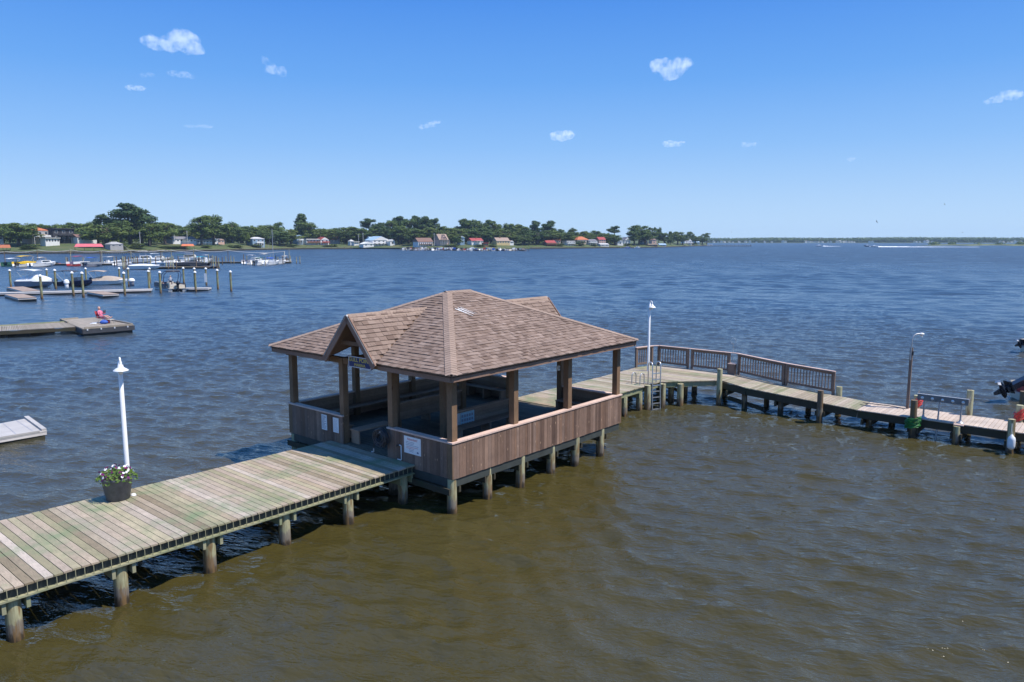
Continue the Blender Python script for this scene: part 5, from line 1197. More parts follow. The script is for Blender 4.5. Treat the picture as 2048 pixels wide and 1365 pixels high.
def tree(px, ytop, half, off, kind, label, group='trees along the shore', leaf=None, ybase=None):
    global tri
    D = D0(px) + off; z0 = zground(px, D) - .4; p = GD(px, 500, D); top = GD(px, ytop, D).z; h = top - z0
    if ybase: z0 = GD(px, ybase, D).z; h = top - z0
    t = empty('tree' if kind not in ('pine', 'umbrella', 'cone') else 'pine_tree', (p.x, p.y, z0), R.uniform(0, 6.28), label, 'tree', group)
    wd = half * D / F / (3.1 if kind not in ('round',) else 2.9); k = R.randrange(len(PT[kind])); tm, cm = PT[kind][k]
    cm2 = cm
    for nm, me, mt in (('trunk', tm, M['bark']), ('crown', cm2, M[leaf or LEAF[kind]])):
        if not me.materials: me.materials.append(None)
        o = bpy.data.objects.new(nm, me); COL.objects.link(o); o.parent = t; o.material_slots[0].link = 'OBJECT'; o.material_slots[0].material = mt
    t.scale = (wd, wd, h / 9.9); tri += 1
    return t
T = [(38, 445, 38, 30, 'oak', 'broad dark oak in front of the orange roofed house at the left'), (8, 447, 26, 70, 'oak', 'dark tree at the left edge behind the broad oak'), (-40, 444, 40, 45, 'oak', 'dark oak cut off by the left edge'),
     (78, 447, 22, 130, 'round', 'rounded tree above the orange roof at the left'), (112, 449, 26, 120, 'oak', 'tree behind the dark modern house'), (150, 445, 26, 130, 'oak', 'tree to the right behind the dark modern house'), (178, 444, 22, 120, 'round', 'rounded tree left of the tall slim pine'),
     (207, 430, 17, 60, 'umbrella', 'slim pine with a small tufted top left of the giant pine'), (212, 449, 38, 25, 'oak', 'low bushy tree in front of the slim tufted pine', 'leaf_light'), (262, 409, 47, 45, 'pine', 'giant spreading pine, the tallest tree on the left shore'), (285, 421, 40, 60, 'pine', 'second tall pine joined to the right side of the giant pine'), (243, 440, 30, 40, 'oak', 'dark tree under the left side of the giant pine'),
     (300, 446, 30, 30, 'oak', 'dark tree under the right side of the giant pine'), (331, 444, 26, 40, 'oak', 'bushy oak just left of the long white house'), (352, 450, 20, 110, 'round', 'tree behind the roof of the long white house'), (372, 453, 24, 130, 'oak', 'low tree above the long white house'), 
     (404, 432, 22, 28, 'oak', 'left half of the tall oak pair at the right end of the white house'), (428, 430, 26, 32, 'oak', 'right half of the tall oak pair at the right end of the white house'), (450, 449, 20, 45, 'oak', 'brownish lower tree right of the tall oak pair', 'leaf_light'), (466, 444, 20, 70, 'round', 'rounded bright tree above the small pale cottage'), (485, 452, 22, 80, 'oak', 'tree behind the dark cedar'), 
     (494, 463, 10, 30, 'round', 'small dark cedar left of the blue house'), (512, 454, 24, 75, 'oak', 'leafy tree behind the left side of the blue house', 'leaf_light'), (535, 450, 24, 80, 'oak', 'leafy tree behind the mast of the sailing boat', 'leaf_light'), (559, 444, 13, 75, 'round', 'round topped dark pine right of the mast'), (560, 464, 26, 30, 'oak', 'broad dark tree right of the blue house'), (582, 459, 22, 30, 'oak', 'leafy shoreline tree left of the narrow blue house', 'leaf_light'),
     (605, 427, 25, 60, 'cone', 'tall shaggy cone shaped pine above the narrow blue house'), (618, 445, 24, 45, 'oak', 'lower bright tree at the foot of the shaggy pine', 'leaf_light'), (637, 457, 20, 60, 'oak', 'dark tree behind the flat roofed cottage'), (660, 458, 24, 110, 'oak', 'hazy tree behind the red trimmed cottage'), (668, 461, 10, 60, 'round', 'small dark tree beside the brown roofed house'), (698, 453, 24, 45, 'oak', 'light green tree left of the umbrella pine', 'leaf_light'), (722, 456, 20, 60, 'oak', 'tree below the left side of the umbrella pine'),
     (739, 438, 19, 70, 'umbrella', 'umbrella pine standing clear above the white waterside building'), (752, 452, 16, 65, 'pine', 'dark pine behind the white waterside building'), (764, 446, 12, 75, 'umbrella', 'small tufted pine right of the umbrella pine'), (782, 440, 18, 60, 'oak', 'first tall tree right of the white waterside building'), (797, 434, 22, 75, 'pine', 'tall pine at the left of the central grove'), (818, 437, 22, 60, 'oak', 'big tree in the middle of the central grove'), (834, 433, 18, 80, 'pine', 'tallest pine of the central grove'), (853, 434, 20, 80, 'pine', 'pine right of the tallest one in the central grove'), (870, 438, 14, 75, 'umbrella', 'tufted pine at the right end of the central grove'),
     (803, 452, 22, 40, 'oak', 'lower dark tree in front of the central grove on the left'), (832, 458, 22, 35, 'oak', 'lower dark tree in front of the central grove on the right'), (860, 455, 22, 50, 'oak', 'light tree behind the brown roofed boat house', 'leaf_light'), (886, 452, 18, 75, 'oak', 'tree behind the gabled house with the steep roof'), (905, 456, 22, 60, 'oak', 'tree right behind the steep gabled house', 'leaf_light'), (916, 472, 11, 25, 'oak', 'small tree beside the little white tower house'), (925, 459, 18, 60, 'oak', 'bright tree above the little white tower house', 'leaf_light'),
     (926, 439, 19, 85, 'pine', 'pine at the left end of the rounded dark grove'), (948, 439, 24, 80, 'oak', 'broad dark tree in the rounded grove'), (975, 439, 25, 80, 'oak', 'broadest dark tree of the rounded grove'), (992, 447, 18, 75, 'oak', 'dark tree at the right end of the rounded grove'), (960, 455, 24, 60, 'oak', 'dark lower tree behind the red roofed cottage'), (1016, 447, 16, 70, 'oak', 'bare topped tree above the tan cottage'), (1032, 448, 18, 70, 'oak', 'tree behind the right end of the tan cottage', 'leaf_light'), (1048, 452, 16, 60, 'oak', 'tree between the tan cottage and the tall dark pines'), (1020, 464, 18, 45, 'oak', 'low tree right of the tan cottage', 'leaf_light'), (1045, 470, 20, 30, 'oak', 'low dark waterside tree left of the tall dark pines'),
     (1072, 443, 18, 60, 'pine', 'tall dark pine at the left of the pair above the red decks'), (1098, 443, 21, 65, 'pine', 'tall dark pine at the right of the pair above the red decks'), (1075, 462, 22, 35, 'oak', 'dark tree at the foot of the tall dark pines'), (1100, 460, 22, 45, 'oak', 'tree behind the red deck cottage'), (1118, 458, 16, 60, 'oak', 'tree between the dark pines and the round topped tree'), (1132, 464, 18, 50, 'oak', 'low dark tree left of the orange roofed house on the point'), (1146, 456, 11, 75, 'round', 'round topped tree left of the orange roof'), (1169, 462, 14, 75, 'oak', 'bright low tree above the orange roof', 'leaf_light'), (1192, 461, 14, 75, 'round', 'rounded tree between the orange and the bright red roofs'), (1213, 466, 12, 70, 'oak', 'low tree right of the bright red roof'),
     (1160, 482, 12, 18, 'bush', 'dark reddish bush before the orange roofed house', 'leaf_oak'), (1229, 453, 15, 40, 'umbrella', 'umbrella pine standing alone on the point'), (1229, 470, 16, 30, 'oak', 'dark tree below the lone umbrella pine'), (1278, 450, 23, 35, 'oak', 'big round dark tree on the point'), (1268, 462, 18, 25, 'oak', 'lower left side tree of the big round dark one'), (1290, 460, 18, 30, 'oak', 'lower right side tree of the big round dark one'), (1303, 454, 12, 55, 'oak', 'tree peeking out right behind the big round dark one'), (1317, 455, 8, 60, 'round', 'slim tree right of the big round dark one'), (1328, 466, 14, 25, 'oak', 'low tree left of the white gabled house'), (1340, 463, 10, 30, 'cone', 'pointed dark tree left of the white gabled house'), (1355, 463, 15, 25, 'oak', 'brownish tree touching the white gabled house'), (1365, 470, 14, 20, 'oak', 'lower tree touching the white gabled house'),
     (1379, 463, 9, 35, 'oak', 'upright tree behind the white gabled house'), (1391, 472, 9, 30, 'oak', 'light small tree right of the white gabled house', 'leaf_light'), (1404, 472, 13, 18, 'oak', 'last bushy tree at the tip of the point'), (1413, 467, 11, 22, 'umbrella', 'thin flat topped pine at the tip of the point')]
for q in T:
    tree(q[0], q[1], q[2], q[3], q[4], q[5], leaf=q[6] if len(q) > 6 else None)
# fill the second rank, trees one could not tell apart
rq = random.Random(19)
for i in range(58):
    px = -20 + i * 21.8 + rq.uniform(-7, 7); lift = 0 if px < 1000 else (px - 1000) * .035
    tree(px, rq.uniform(456, 466) + lift, rq.uniform(15, 24) - lift * .6, rq.uniform(46, 78), rq.choice(('oak', 'oak', 'round', 'pine')), 'lower tree filling the rank behind the shoreline houses', 'trees filling the rank behind the houses', leaf=rq.choice((None, None, 'leaf_light')))
# bushes on the banks
rb = random.Random(31)
for i, (px, y, h_, lab) in enumerate([(338, 492, 26, 'reedy bush on the bank below the long white house'), (360, 491, 22, 'tall reeds on the bank left of the orange canopy'), (412, 490, 14, 'dark hedge below the tall oak pair'), (470, 490, 22, 'long dark hedge below the small pale cottage'), (512, 489, 16, 'bush beside the blue house'), (582, 489, 16, 'pale bush at the shoreline left of the red stairs'), (655, 490, 12, 'pale bush right of the red stairs'), (668, 488, 10, 'green bush below the brown roofed house'), (902, 489, 20, 'long low hedge right of the gabled house'), (960, 489, 16, 'bush below the red cottage'), (985, 489, 14, 'low bush left of the tan cottage'), (1120, 487, 12, 'small green bush beside the red deck cottage'), (1188, 488, 10, 'bush right of the orange roofed house'), (1255, 487, 12, 'bush left of the big round dark tree'), (1385, 486, 14, 'low marsh bush at the end of the point'), (235, 484, 26, 'dark bush beside the grey boat shed'), (275, 487, 20, 'dark bush right of the grey boat shed'), (60, 489, 22, 'dark long hedge below the broad dark oak')]):
    tree(px, y, h_ * .75, 14, 'bush', lab, 'bushes on the bank', leaf='leaf_light' if i % 3 == 1 else None)
# the wood behind, one mass
def make_wood():
    r = random.Random(77); b = MB(); px = -420.0
    prof = [(-420, 448), (0, 447), (120, 448), (200, 449), (330, 449), (390, 452), (440, 452), (520, 453), (620, 457), (660, 458), (760, 456), (900, 456), (1010, 455), (1060, 458), (1130, 466), (1200, 468), (1250, 470)]
    def yt(p):
        for a, c in zip(prof, prof[1:]):
            if a[0] <= p <= c[0]: return a[1] + (c[1] - a[1]) * (p - a[0]) / (c[0] - a[0])
        return 472
    while px < 1235:
        for row, off in enumerate((90, 170, 260)):
            D = D0(px) + off; zb = zground(px, D); top = GD(px, yt(px) + r.uniform(-2, 5) + (2 - row) * 3.0, D).z; h = top - zb; p = GD(px + r.uniform(-5, 5), 500, D); wv = 11 * D / F
            for q in (.22, .5, .8): clump(b, (p.x, p.y, zb + h * q), wv * (1.1 - .4 * q), wv * .8, h * .24, 46, 1.15 * D / 620, r)
        px += 9
    tag(b.build('woodland', M['leaf_oak']), kind='stuff')
make_wood()

# ---------------------------------------------------------------- houses
HM = {}
def hm(name, col, rough=.8):
    if name not in HM: HM[name] = paint('house_' + name, col, rough, .1, .8)
    return HM[name]
WHT, CRM, BLU, TANW, GRY, PNK, DRK, BRK, YEL = [hm(n, c) for n, c in (('white', (.74, .73, .71)), ('cream', (.6, .52, .4)), ('blue', (.20, .30, .40)), ('tan', (.52, .40, .30)), ('grey', (.36, .35, .34)), ('pink', (.6, .38, .3)), ('dark', (.035, .034, .04)), ('brick', (.24, .10, .065)), ('yellow', (.6, .45, .22)))]
ORF, RRF, BRF, GRF, BLF, LRF, TRF = [hm(n, c) for n, c in (('orange_roof', (.50, .155, .06)), ('red_roof', (.36, .06, .055)), ('brown_roof', (.20, .11, .08)), ('grey_roof', (.20, .19, .20)), ('blue_roof', (.34, .48, .62)), ('pale_roof', (.55, .53, .5)), ('tan_roof', (.34, .24, .18)))]
def house(px0, px1, ybase, yeave, yridge, wall, roof, label, off=8, style='gable', depth=9.0, win=(3, 1), name='house', yaw=.5, trim=None, extra=()):
    """a house whose front spans px0..px1; style: gable (ridge along the front), front (gable faces us), hip, flat"""
    px = (px0 + px1) / 2; D = D0(px) + off; p = GD(px, 500, D); z0 = GD(px, ybase, D).z; w_ = (px1 - px0) * D / F; he = GD(px, yeave, D).z - z0; hr = GD(px, yridge, D).z - z0
    h = empty(name, (p.x, p.y, z0), math.atan2(-p.x, p.y) + yaw, label, 'house' if name == 'house' else name.replace('_', ' '))
    MB().box(-w_ / 2, w_ / 2, 0, depth, -3.0, he).build('wall', wall, h); a, o_ = w_ / 2, .35; d = depth
    rb_ = MB()
    if style == 'gable':
        rb_.add([(-a - o_, -o_, he), (a + o_, -o_, he), (a + o_, d + o_, he), (-a - o_, d + o_, he), (-a - o_, d / 2, hr), (a + o_, d / 2, hr)], [(0, 1, 5, 4), (2, 3, 4, 5), (3, 0, 4), (1, 2, 5), (3, 2, 1, 0)])
    elif style == 'front':
        rb_.add([(-a - o_, -o_, he), (a + o_, -o_, he), (a + o_, d + o_, he), (-a - o_, d + o_, he), (0, -o_, hr), (0, d + o_, hr)], [(0, 4, 5, 3), (1, 2, 5, 4), (0, 1, 4), (2, 3, 5), (3, 2, 1, 0)])
        ge = MB(); ge.add([(-a, -o_ - .03, he), (a, -o_ - .03, he), (0, -o_ - .03, hr - .3)], [(0, 1, 2)]); ge.build('gable_wall', wall, h)
    elif style == 'hip':
        q = min(a, d / 2) * .8; rb_.add([(-a - o_, -o_, he), (a + o_, -o_, he), (a + o_, d + o_, he), (-a - o_, d + o_, he), (-a + q, d / 2, hr), (a - q, d / 2, hr)], [(0, 1, 5, 4), (2, 3, 4, 5), (3, 0, 4), (1, 2, 5), (3, 2, 1, 0)])
    else: rb_.box(-a - o_, a + o_, -o_ - .5, d + o_, he + .003, hr)
    rf = rb_.build('roof', roof, h)
    nx, nz = win
    for j in range(nz):
        for i in range(nx):
            cx = -a + w_ * (i + .5) / nx; zc = he * (j + .58) / nz; ww = min(1.6, w_ / nx * .5); wh = min(1.5, he / nz * .42)
            fr = MB().box(cx - ww / 2 - .12, cx + ww / 2 + .12, -.06, .02, zc - wh / 2 - .12, zc + wh / 2 + .12).build('window', M['white'], h)
            MB().box(cx - ww / 2, cx + ww / 2, -.09, -.061, zc - wh / 2, zc + wh / 2).build('pane', M['pane'], fr)
    for e in extra:
        if e[0] == 'chimney': MB().box(a * e[1] - .4, a * e[1] + .4, d * .4, d * .4 + .8, he, hr + .8).build('chimney', BRK, rf)
        elif e[0] == 'porch':                              # roofed porch across the front with posts and a deck
            z1 = he * e[1]; m_ = MB().box(-a * e[2], a * e[2], -2.6, -.1, z1, z1 + .22).build('porch_roof', e[3], h)
            k = MB()
            for i in range(6): x = -a * e[2] + .1 + i * (2 * a * e[2] - .2) / 5; k.box(x - .08, x + .08, -2.5, -2.34, -.5, z1 - .003)
            k.build('porch_posts', M['white'], m_)
        elif e[0] == 'deck':                               # deck with a railing at a height
            z1 = he * e[1]; dk_ = MB().box(-a * e[2], a * e[2], -2.8, -.1, z1 - .2, z1).build('deck', e[3], h); MB().box(-a * e[2], a * e[2], -2.8, -2.7, z1 + .003, z1 + 1.0).build('deck_rail', e[3], dk_)
            k = MB()
            for i in range(4): x = -a * e[2] + .1 + i * (2 * a * e[2] - .2) / 3; k.box(x - .1, x + .1, -2.75, -2.6, -3, z1 - .203)
            k.build('deck_posts', e[3], dk_)
        elif e[0] == 'dormer':
            k = MB(); ww, zb, zt = a * e[1], he + (hr - he) * .12, he + (hr - he) * .88; k.add([(-ww, -.2, zb), (ww, -.2, zb), (0, -.2, zt), (-ww, d / 2, zb), (ww, d / 2, zb), (0, d / 2, zt)], [(0, 1, 2)]); dm = k.build('dormer', wall, h)
            MB().add([(-ww - .3, -.5, zb - .1), (0, -.5, zt + .15), (0, d / 2, zt + .15), (-ww - .3, d / 2, zb - .1), (ww + .3, -.5, zb - .1), (ww + .3, d / 2, zb - .1)], [(0, 1, 2, 3), (1, 4, 5, 2), (3, 2, 1, 0), (2, 5, 4, 1)]).build('dormer_roof', roof, dm)
            for i in (-1, 0, 1): MB().box(i * ww * .35 - .35, i * ww * .35 + .35, -.26, -.201, zb + .5, zb + 1.7).build('window', M['pane'], dm)
        elif e[0] == 'garage': MB().box(a * e[1] - 1.6, a * e[1] + 1.6, -.05, .02, 0, 2.4).build('garage_door', e[2], h)
        elif e[0] == 'band': MB().box(-a * .98, a * .98, -.05, .01, he * e[1], he * e[2]).build('wall_band', e[3], h)
    return h
house(66, 100, 486, 461.5, 454.5, TANW, ORF, 'tall house with a bright orange roof and white balconies at the left', 40, 'hip', 11, (3, 2), extra=(('deck', .5, .95, WHT), ('band', .72, .98, GRY)))
house(93, 120, 487, 477, 476, WHT, WHT, 'white terrace block at the foot of the orange roofed house', 30, 'flat', 6, (5, 1))
house(109, 151, 483, 459, 457, DRK, DRK, 'dark modern flat roofed house with a wood panel beside the orange roofed one', 45, 'flat', 12, (3, 2), extra=(('deck', .5, .6, DRK), ('band', .1, .45, DRK)))
house(157, 195, 483, 475, 469, WHT, BRF, 'low brown roofed house with round white window walls right of the dark one', 45, 'gable', 9, (6, 1))
house(-14, 8, 481, 474, 468, WHT, GRF, 'pale house cut off by the left edge', 30, 'gable', 8, (2, 1))
house(221, 247, 494, 489, 484, GRY, GRY, 'grey weathered boat shed on the bank right of the pink canopy', 5, 'hip', 6, (2, 1), name='boat_shed')
house(346, 395, 484.5, 479, 473.5, WHT, GRF, 'long white ranch house with a grey roof above a lawn', 36, 'gable', 10, (7, 1), extra=(('porch', .95, .3, GRF),))
house(394, 426, 487, 481, 478.5, CRM, GRF, 'low cream house half hidden behind the tall oak pair', 34, 'gable', 9, (5, 1), extra=(('band', .05, .4, WHT),))
house(437, 450, 486.5, 481, 477.5, PNK, GRF, 'small pinkish cottage right of the tall oak pair', 34, 'front', 7, (2, 1)); house(427, 437, 487, 480, 476, WHT, BRF, 'white garage beside the small pinkish cottage', 36, 'front', 6, (1, 1))
house(505, 531, 493.5, 478, 474.5, BLU, LRF, 'blue house with white balconies and a pale hip roof by the water', 14, 'hip', 9, (3, 2), extra=(('deck', .48, .55, WHT),))
house(594, 607, 486, 474, 470.5, BLU, BLF, 'narrow tall blue house with white windows', 34, 'front', 8, (2, 2), extra=(('deck', .45, .8, WHT),))
house(612, 640, 486, 480, 478, WHT, LRF, 'flat roofed white cottage with a red deck above the bank', 32, 'flat', 8, (4, 1), extra=(('deck', .12, 1, BRK),))
house(641, 659, 486.5, 480, 474.5, WHT, RRF, 'white gabled cottage with a red roof and red stairs', 32, 'front', 9, (2, 1), extra=(('deck', .2, .9, RRF), ('chimney', -.5)))
house(655, 682, 485, 480, 473.5, GRY, BRF, 'brown roofed grey house right of the red trimmed cottage', 50, 'gable', 9, (4, 1), extra=(('chimney', -.6),))
house(701, 709, 488, 483, 479.5, WHT, LRF, 'tiny white gazebo house on the lawn', 25, 'hip', 5, (2, 1)); house(708, 719, 488, 485, 483.5, WHT, LRF, 'low white outbuilding beside the tiny gazebo house', 25, 'flat', 5, (2, 1))
house(726, 749, 493, 488.5, 484, WHT, WHT, 'low white gabled boat house left of the big white building', 8, 'front', 8, (2, 1), name='boat_house')
house(744, 782, 490.5, 481, 473, WHT, BLF, 'big white three storey waterside building with a pale blue metal roof', 24, 'front', 16, (4, 2), extra=(('porch', .25, .9, GRY),))
house(780, 791, 491, 483, 479, WHT, LRF, 'white corner porch wing right of the big white building', 26, 'front', 7, (1, 1)); house(742, 762, 482, 479, 474, GRY, BLF, 'pale blue roofed wing behind the big white building', 44, 'gable', 12, (4, 1))
house(835, 868, 492, 484, 476, WHT, BRF, 'brown roofed white house with a red lower porch behind the packed marina', 18, 'gable', 10, (7, 1), extra=(('porch', .35, .9, BRK),))
house(878, 898, 489, 480, 468.5, PNK, TRF, 'gabled house with a steep tan roof and a central dormer', 24, 'gable', 10, (6, 1), extra=(('dormer', .62), ('porch', .9, .98, GRF)))
house(920, 930, 486, 476.5, 472.5, BLU, LRF, 'little white and blue tower house', 30, 'front', 6, (1, 2)); house(942, 968, 487, 482, 476.5, WHT, RRF, 'white cottage with a dark red roof and a gabled porch', 30, 'gable', 9, (4, 1), extra=(('porch', .95, .5, WHT), ('chimney', .1)))
house(967, 977, 491, 487, 486, BRK, RRF, 'small red hut on the bank right of the red roofed cottage', 16, 'flat', 4, (1, 1), name='hut')
house(992, 1021, 488, 482.5, 475.5, YEL, TRF, 'tan cottage with an orange brown roof above the end of the marina', 26, 'gable', 9, (5, 1), extra=(('chimney', -.2),)); house(1019, 1028, 488, 484, 481, WHT, TRF, 'small white wing at the right end of the tan cottage', 26, 'front', 7, (1, 1))
house(1092, 1113, 491, 486, 481, BRK, RRF, 'dark red cottage with red decks below the tall dark pines', 18, 'gable', 8, (4, 1), extra=(('deck', .5, 1.1, BRK),)); house(1108, 1122, 487, 481, 477.5, TANW, ORF, 'tan cottage with a pale orange roof behind the red decks', 36, 'gable', 8, (3, 1))
house(1132, 1150, 491, 484, 482, WHT, LRF, 'white two level house with a long balcony left of the dark bush', 22, 'flat', 9, (3, 2), extra=(('deck', .5, .95, WHT),)); house(1153, 1179, 488, 480, 473.5, TANW, ORF, 'house with a large orange hip roof on the point', 34, 'hip', 12, (4, 1))
house(1176, 1194, 489, 482, 479, GRY, GRF, 'grey house with balconies right of the orange hip roof', 26, 'gable', 8, (3, 2), extra=(('deck', .5, .9, WHT),)); house(1197, 1212, 489, 480, 474.5, PNK, RRF, 'house with a bright red roof on the point', 30, 'gable', 9, (3, 2))
house(1200, 1219, 493, 489.5, 487, LRF, LRF, 'long white roofed boat house at the water of the point', 6, 'gable', 9, (2, 1), name='boat_house'); house(1234, 1247, 491, 483.5, 480.5, WHT, LRF, 'white cottage left of the church like gable', 20, 'front', 8, (1, 1))
house(1248, 1261, 488.5, 481, 474.5, WHT, GRF, 'white house with a steep pointed gable beside the big dark tree', 30, 'front', 9, (2, 2)); house(1285, 1296, 490, 484, 480, GRY, GRF, 'pale grey house right of the big round dark tree', 30, 'front', 8, (2, 1)); house(1303, 1313, 487, 480.5, 477, PNK, BRF, 'pinkish house behind the shoreline clutter', 40, 'front', 8, (1, 2))
house(1294, 1316, 494, 490, 488, BRK, TANW, 'low brown boat shed at the water right of the big dark tree', 6, 'flat', 6, (3, 1), name='boat_shed'); house(1318, 1333, 493, 490, 487.5, BLU, BLF, 'low blue roofed boat shed on the point', 8, 'gable', 6, (2, 1), name='boat_shed')
house(1368, 1384, 490, 483, 474, WHT, GRF, 'white gabled house near the tip of the point', 26, 'front', 11, (2, 2), extra=(('deck', .5, 1.05, WHT),)); house(1391, 1399, 488, 485, 482.5, BLU, BLF, 'small blue roofed cottage at the tip of the point', 24, 'gable', 7, (2, 1))
# canopies on the bank
def canopy_roof(px0, px1, y0, y1, mat, label, ybase=497, off=2):
    px = (px0 + px1) / 2; D = D0(px) + off; p = GD(px, 500, D); w_ = (px1 - px0) * D / F; z1, z2 = GD(px, y1, D).z, GD(px, y0, D).z; zb = GD(px, ybase, D).z
    c = empty('boat_canopy', (p.x, p.y, zb), math.atan2(-p.x, p.y), label, 'canopy'); a, h1, h2 = w_ / 2, z1 - zb, z2 - zb
    MB().add([(-a, -2.5, h1), (a, -2.5, h1), (a, 2.5, h1), (-a, 2.5, h1), (-a * .85, 0, h2), (a * .85, 0, h2)], [(0, 1, 5, 4), (2, 3, 4, 5), (3, 0, 4), (1, 2, 5), (3, 2, 1, 0)]).build('canopy_cover', mat, c)
    for x in (-.95, -.32, .32, .95):
        for y in (-2.4, 2.4): MB().cyl((a * x, y, -3), (a * x, y, h1 - .003), .1).build('canopy_post', M['dark_timber'], c)
canopy_roof(153, 204, 488, 494, hm('pink_canvas', (.62, .13, .15)), 'long pink boat canopy at the seawall', 507); canopy_roof(364, 388, 488.5, 492.5, hm('orange_canvas', (.60, .17, .07)), 'orange boat canopy below the long white house', 502); canopy_roof(0, 20, 490, 496, hm('rust_canvas', (.38, .12, .05)), 'rust coloured shed roof on the lawn at the left', 500, 6)
# seawalls along the shore, stretch by stretch
def seawall(px0, px1, label, mat='dark_timber', h=1.15):
    w_ = MB(); n = max(3, int((px1 - px0) / 8)); pts = []
    for i in range(n + 1):
        px = px0 + (px1 - px0) * i / n; p = G(px, st(px)[0] + .12, 0); pts.append(p)
    for a, b in zip(pts, pts[1:]): w_.bar(a + Vector((0, 0, h / 2 - .3)), b + Vector((0, 0, h / 2 - .3)), .35, h + .6)
    o = w_.build('seawall', M[mat]); tag(o, label, 'seawall'); 
    k = MB(); 
    for a, b in zip(pts, pts[1:]): k.bar(a + Vector((0, -.05, h + .03)), b + Vector((0, -.05, h + .03)), .6, .12)
    k.build('wall_cap', M['deck_pale'], o)
seawall(-150, 330, 'long dark timber seawall along the left lawn'); seawall(332, 560, 'low dark bulkhead below the ranch and blue houses'); seawall(562, 830, 'dark bulkhead below the red trimmed and white buildings'); seawall(1060, 1240, 'low bulkhead along the houses of the point'); seawall(1242, 1424, 'low timber bulkhead at the outer end of the point', h=.9)
# pier in front of the left lawn, and the pier off the tip
def pier(px0, px1, y, label, n, z=1.2, wd=2.0):
    a, b = G(px0, y, 0), G(px1, y, 0); x = (b - a); L = x.length; p = empty('wooden_pier', a, math.atan2(x.y, x.x), label, 'pier')
    MB().box(0, L, -wd / 2, wd / 2, z - .25, z).build('deck', M['deck'], p)
    for i in range(n):
        for s_ in (-1, 1): MB().cyl((L * (i + .5) / n, s_ * wd * .46, -1), (L * (i + .5) / n, s_ * wd * .46, z + (.9 if i % 2 else -.253)), .17, None, 6).build('pile', M['pile_brown'], p)
pier(-40, 262, 508.6, 'long dark shoreline pier below the left lawn', 40, 1.0); pier(1400, 1503, 494, 'long thin pier running out from the tip of the point', 26, 1.6); pier(262, 335, 505.5, 'pier with crowded piles behind the sport fishing boat', 14, 1.3); pier(640, 705, 499.2, 'low shoreline pier below the brown roofed house', 10); pier(1030, 1092, 499.4, 'shoreline pier with short piles below the tall dark pines', 14)
# packed marina: small boats side by side along a dock before the middle houses
pier(800, 1052, 500.2, 'long dock of the packed marina in front of the middle houses', 40, .9)
rm = random.Random(5); hulls = ['white', 'white', 'white', 'cream', 'hull_navy', 'hull_grey', 'dark_cover', 'white']; HB = None
for i in range(64):
    px = 806 + (1048 - 806) * (i / 63) + rm.uniform(-1.2, 1.2); y = 500.6 + 1.2 * max(0, (px - 860) / 190) + rm.uniform(-.5, 1.3); p = G(px, y, 0)
    if HB is None: h = hull_mb(6.5, 2.6, 1.0, nst=8); h.v = [(x - 3.2, yy, z) for x, yy, z in h.v]; HB = h.mesh('hull'); c_ = MB(); c_.box(-1.6, .9, -.9, .9, .9, 2.1); CB = c_.mesh('cabin'); c_ = MB(); c_.box(-1.8, 1.2, -1.1, 1.1, 2.3, 2.42); 
    o = empty('small_boat', p, rad(90 + rm.uniform(-14, 14)), 'small moored boat in the packed marina before the middle houses', 'boat', 'boats packed in the marina before the middle houses')
    for nm, me, mt in (('hull', HB, hulls[rm.randrange(8)]), ('cabin', CB, rm.choice(['white', 'white', 'tan', 'dark_cover', 'blue', 'white', 'cream', 'white', 'hull_red', 'dark_cover']))):
        if nm == 'cabin' and rm.random() < .25: continue
        q = bpy.data.objects.new(nm, me); COL.objects.link(q); q.parent = o
        if not me.materials: me.materials.append(None)
        q.material_slots[0].link = 'OBJECT'; q.material_slots[0].material = M[mt]
    o.scale = [rm.uniform(.8, 1.2)] * 3
HP = None
for i in range(46):
    px = 802 + (1058 - 802) * i / 45 + rm.uniform(-2, 2); p = G(px, 501.6 + 1.0 * max(0, (px - 860) / 190) + rm.uniform(-.8, .8), 0)
    if HP is None: HP = MB().tube([(0, 0, -1), (0, 0, 2.6)], [.2, .17], 6).mesh('marina_pile'); HP.materials.append(M['pile_brown'])
    o = bpy.data.objects.new('marina_pile', HP); COL.objects.link(o); o.location = p; o.scale.z = rm.uniform(.7, 1.15); tag(o, 'dark pile among the boats of the packed marina', 'pile', 'piles of the packed marina')
for px, y, L, lab, hl_ in ((740, 497.2, 6, 'white dinghy moored off the low white boat house', 'white'), (438, 500.5, 8, 'white boat on a lift below the small pinkish cottage', 'white'), (382, 501.5, 5, 'small white boat under the orange canopy', 'white'), (1255, 496.8, 6, 'small blue boat among the clutter on the point', 'blue'), (1275, 496.6, 6, 'white skiff tied below the big round dark tree', 'white'), (1420, 491.8, 8, 'white boat at the root of the thin pier on the point', 'white')):
    boat(px, y, L, 2.2, .9, rad(5), lab, hl_, [('cabin', .9, .3, .7, 'white')])
# utility poles and a flag pole
for px, yt, yb, lab in ((374.5, 462, 480, 'utility pole behind the long white house'), (349, 470, 482, 'short utility pole left behind the white house'), (717.5, 469, 493, 'thin pole left of the big white building'), (726.5, 466, 493, 'taller pole beside the low white boat house'), (868.5, 467, 490, 'pole between the brown roofed and the gabled house'), (1245.5, 473, 494, 'white flag pole left of the steep pointed gable'), (281, 464, 494, 'pale pole leaning beside the giant pine')):
    D = D0(px) + 20; p = GD(px, yb, D); z = GD(px, yt, D).z; o = empty('utility_pole', p, 0, lab, 'pole', 'poles among the houses'); MB().tube([(0, 0, -1), (0, 0, z - p.z)], [.2, .14], 6).build('pole', M['wire'], o)
    MB().box(-1.0, 1.0, -.06, .06, z - p.z - .9, z - p.z - .75).build('cross_arm', M['wire'], o)

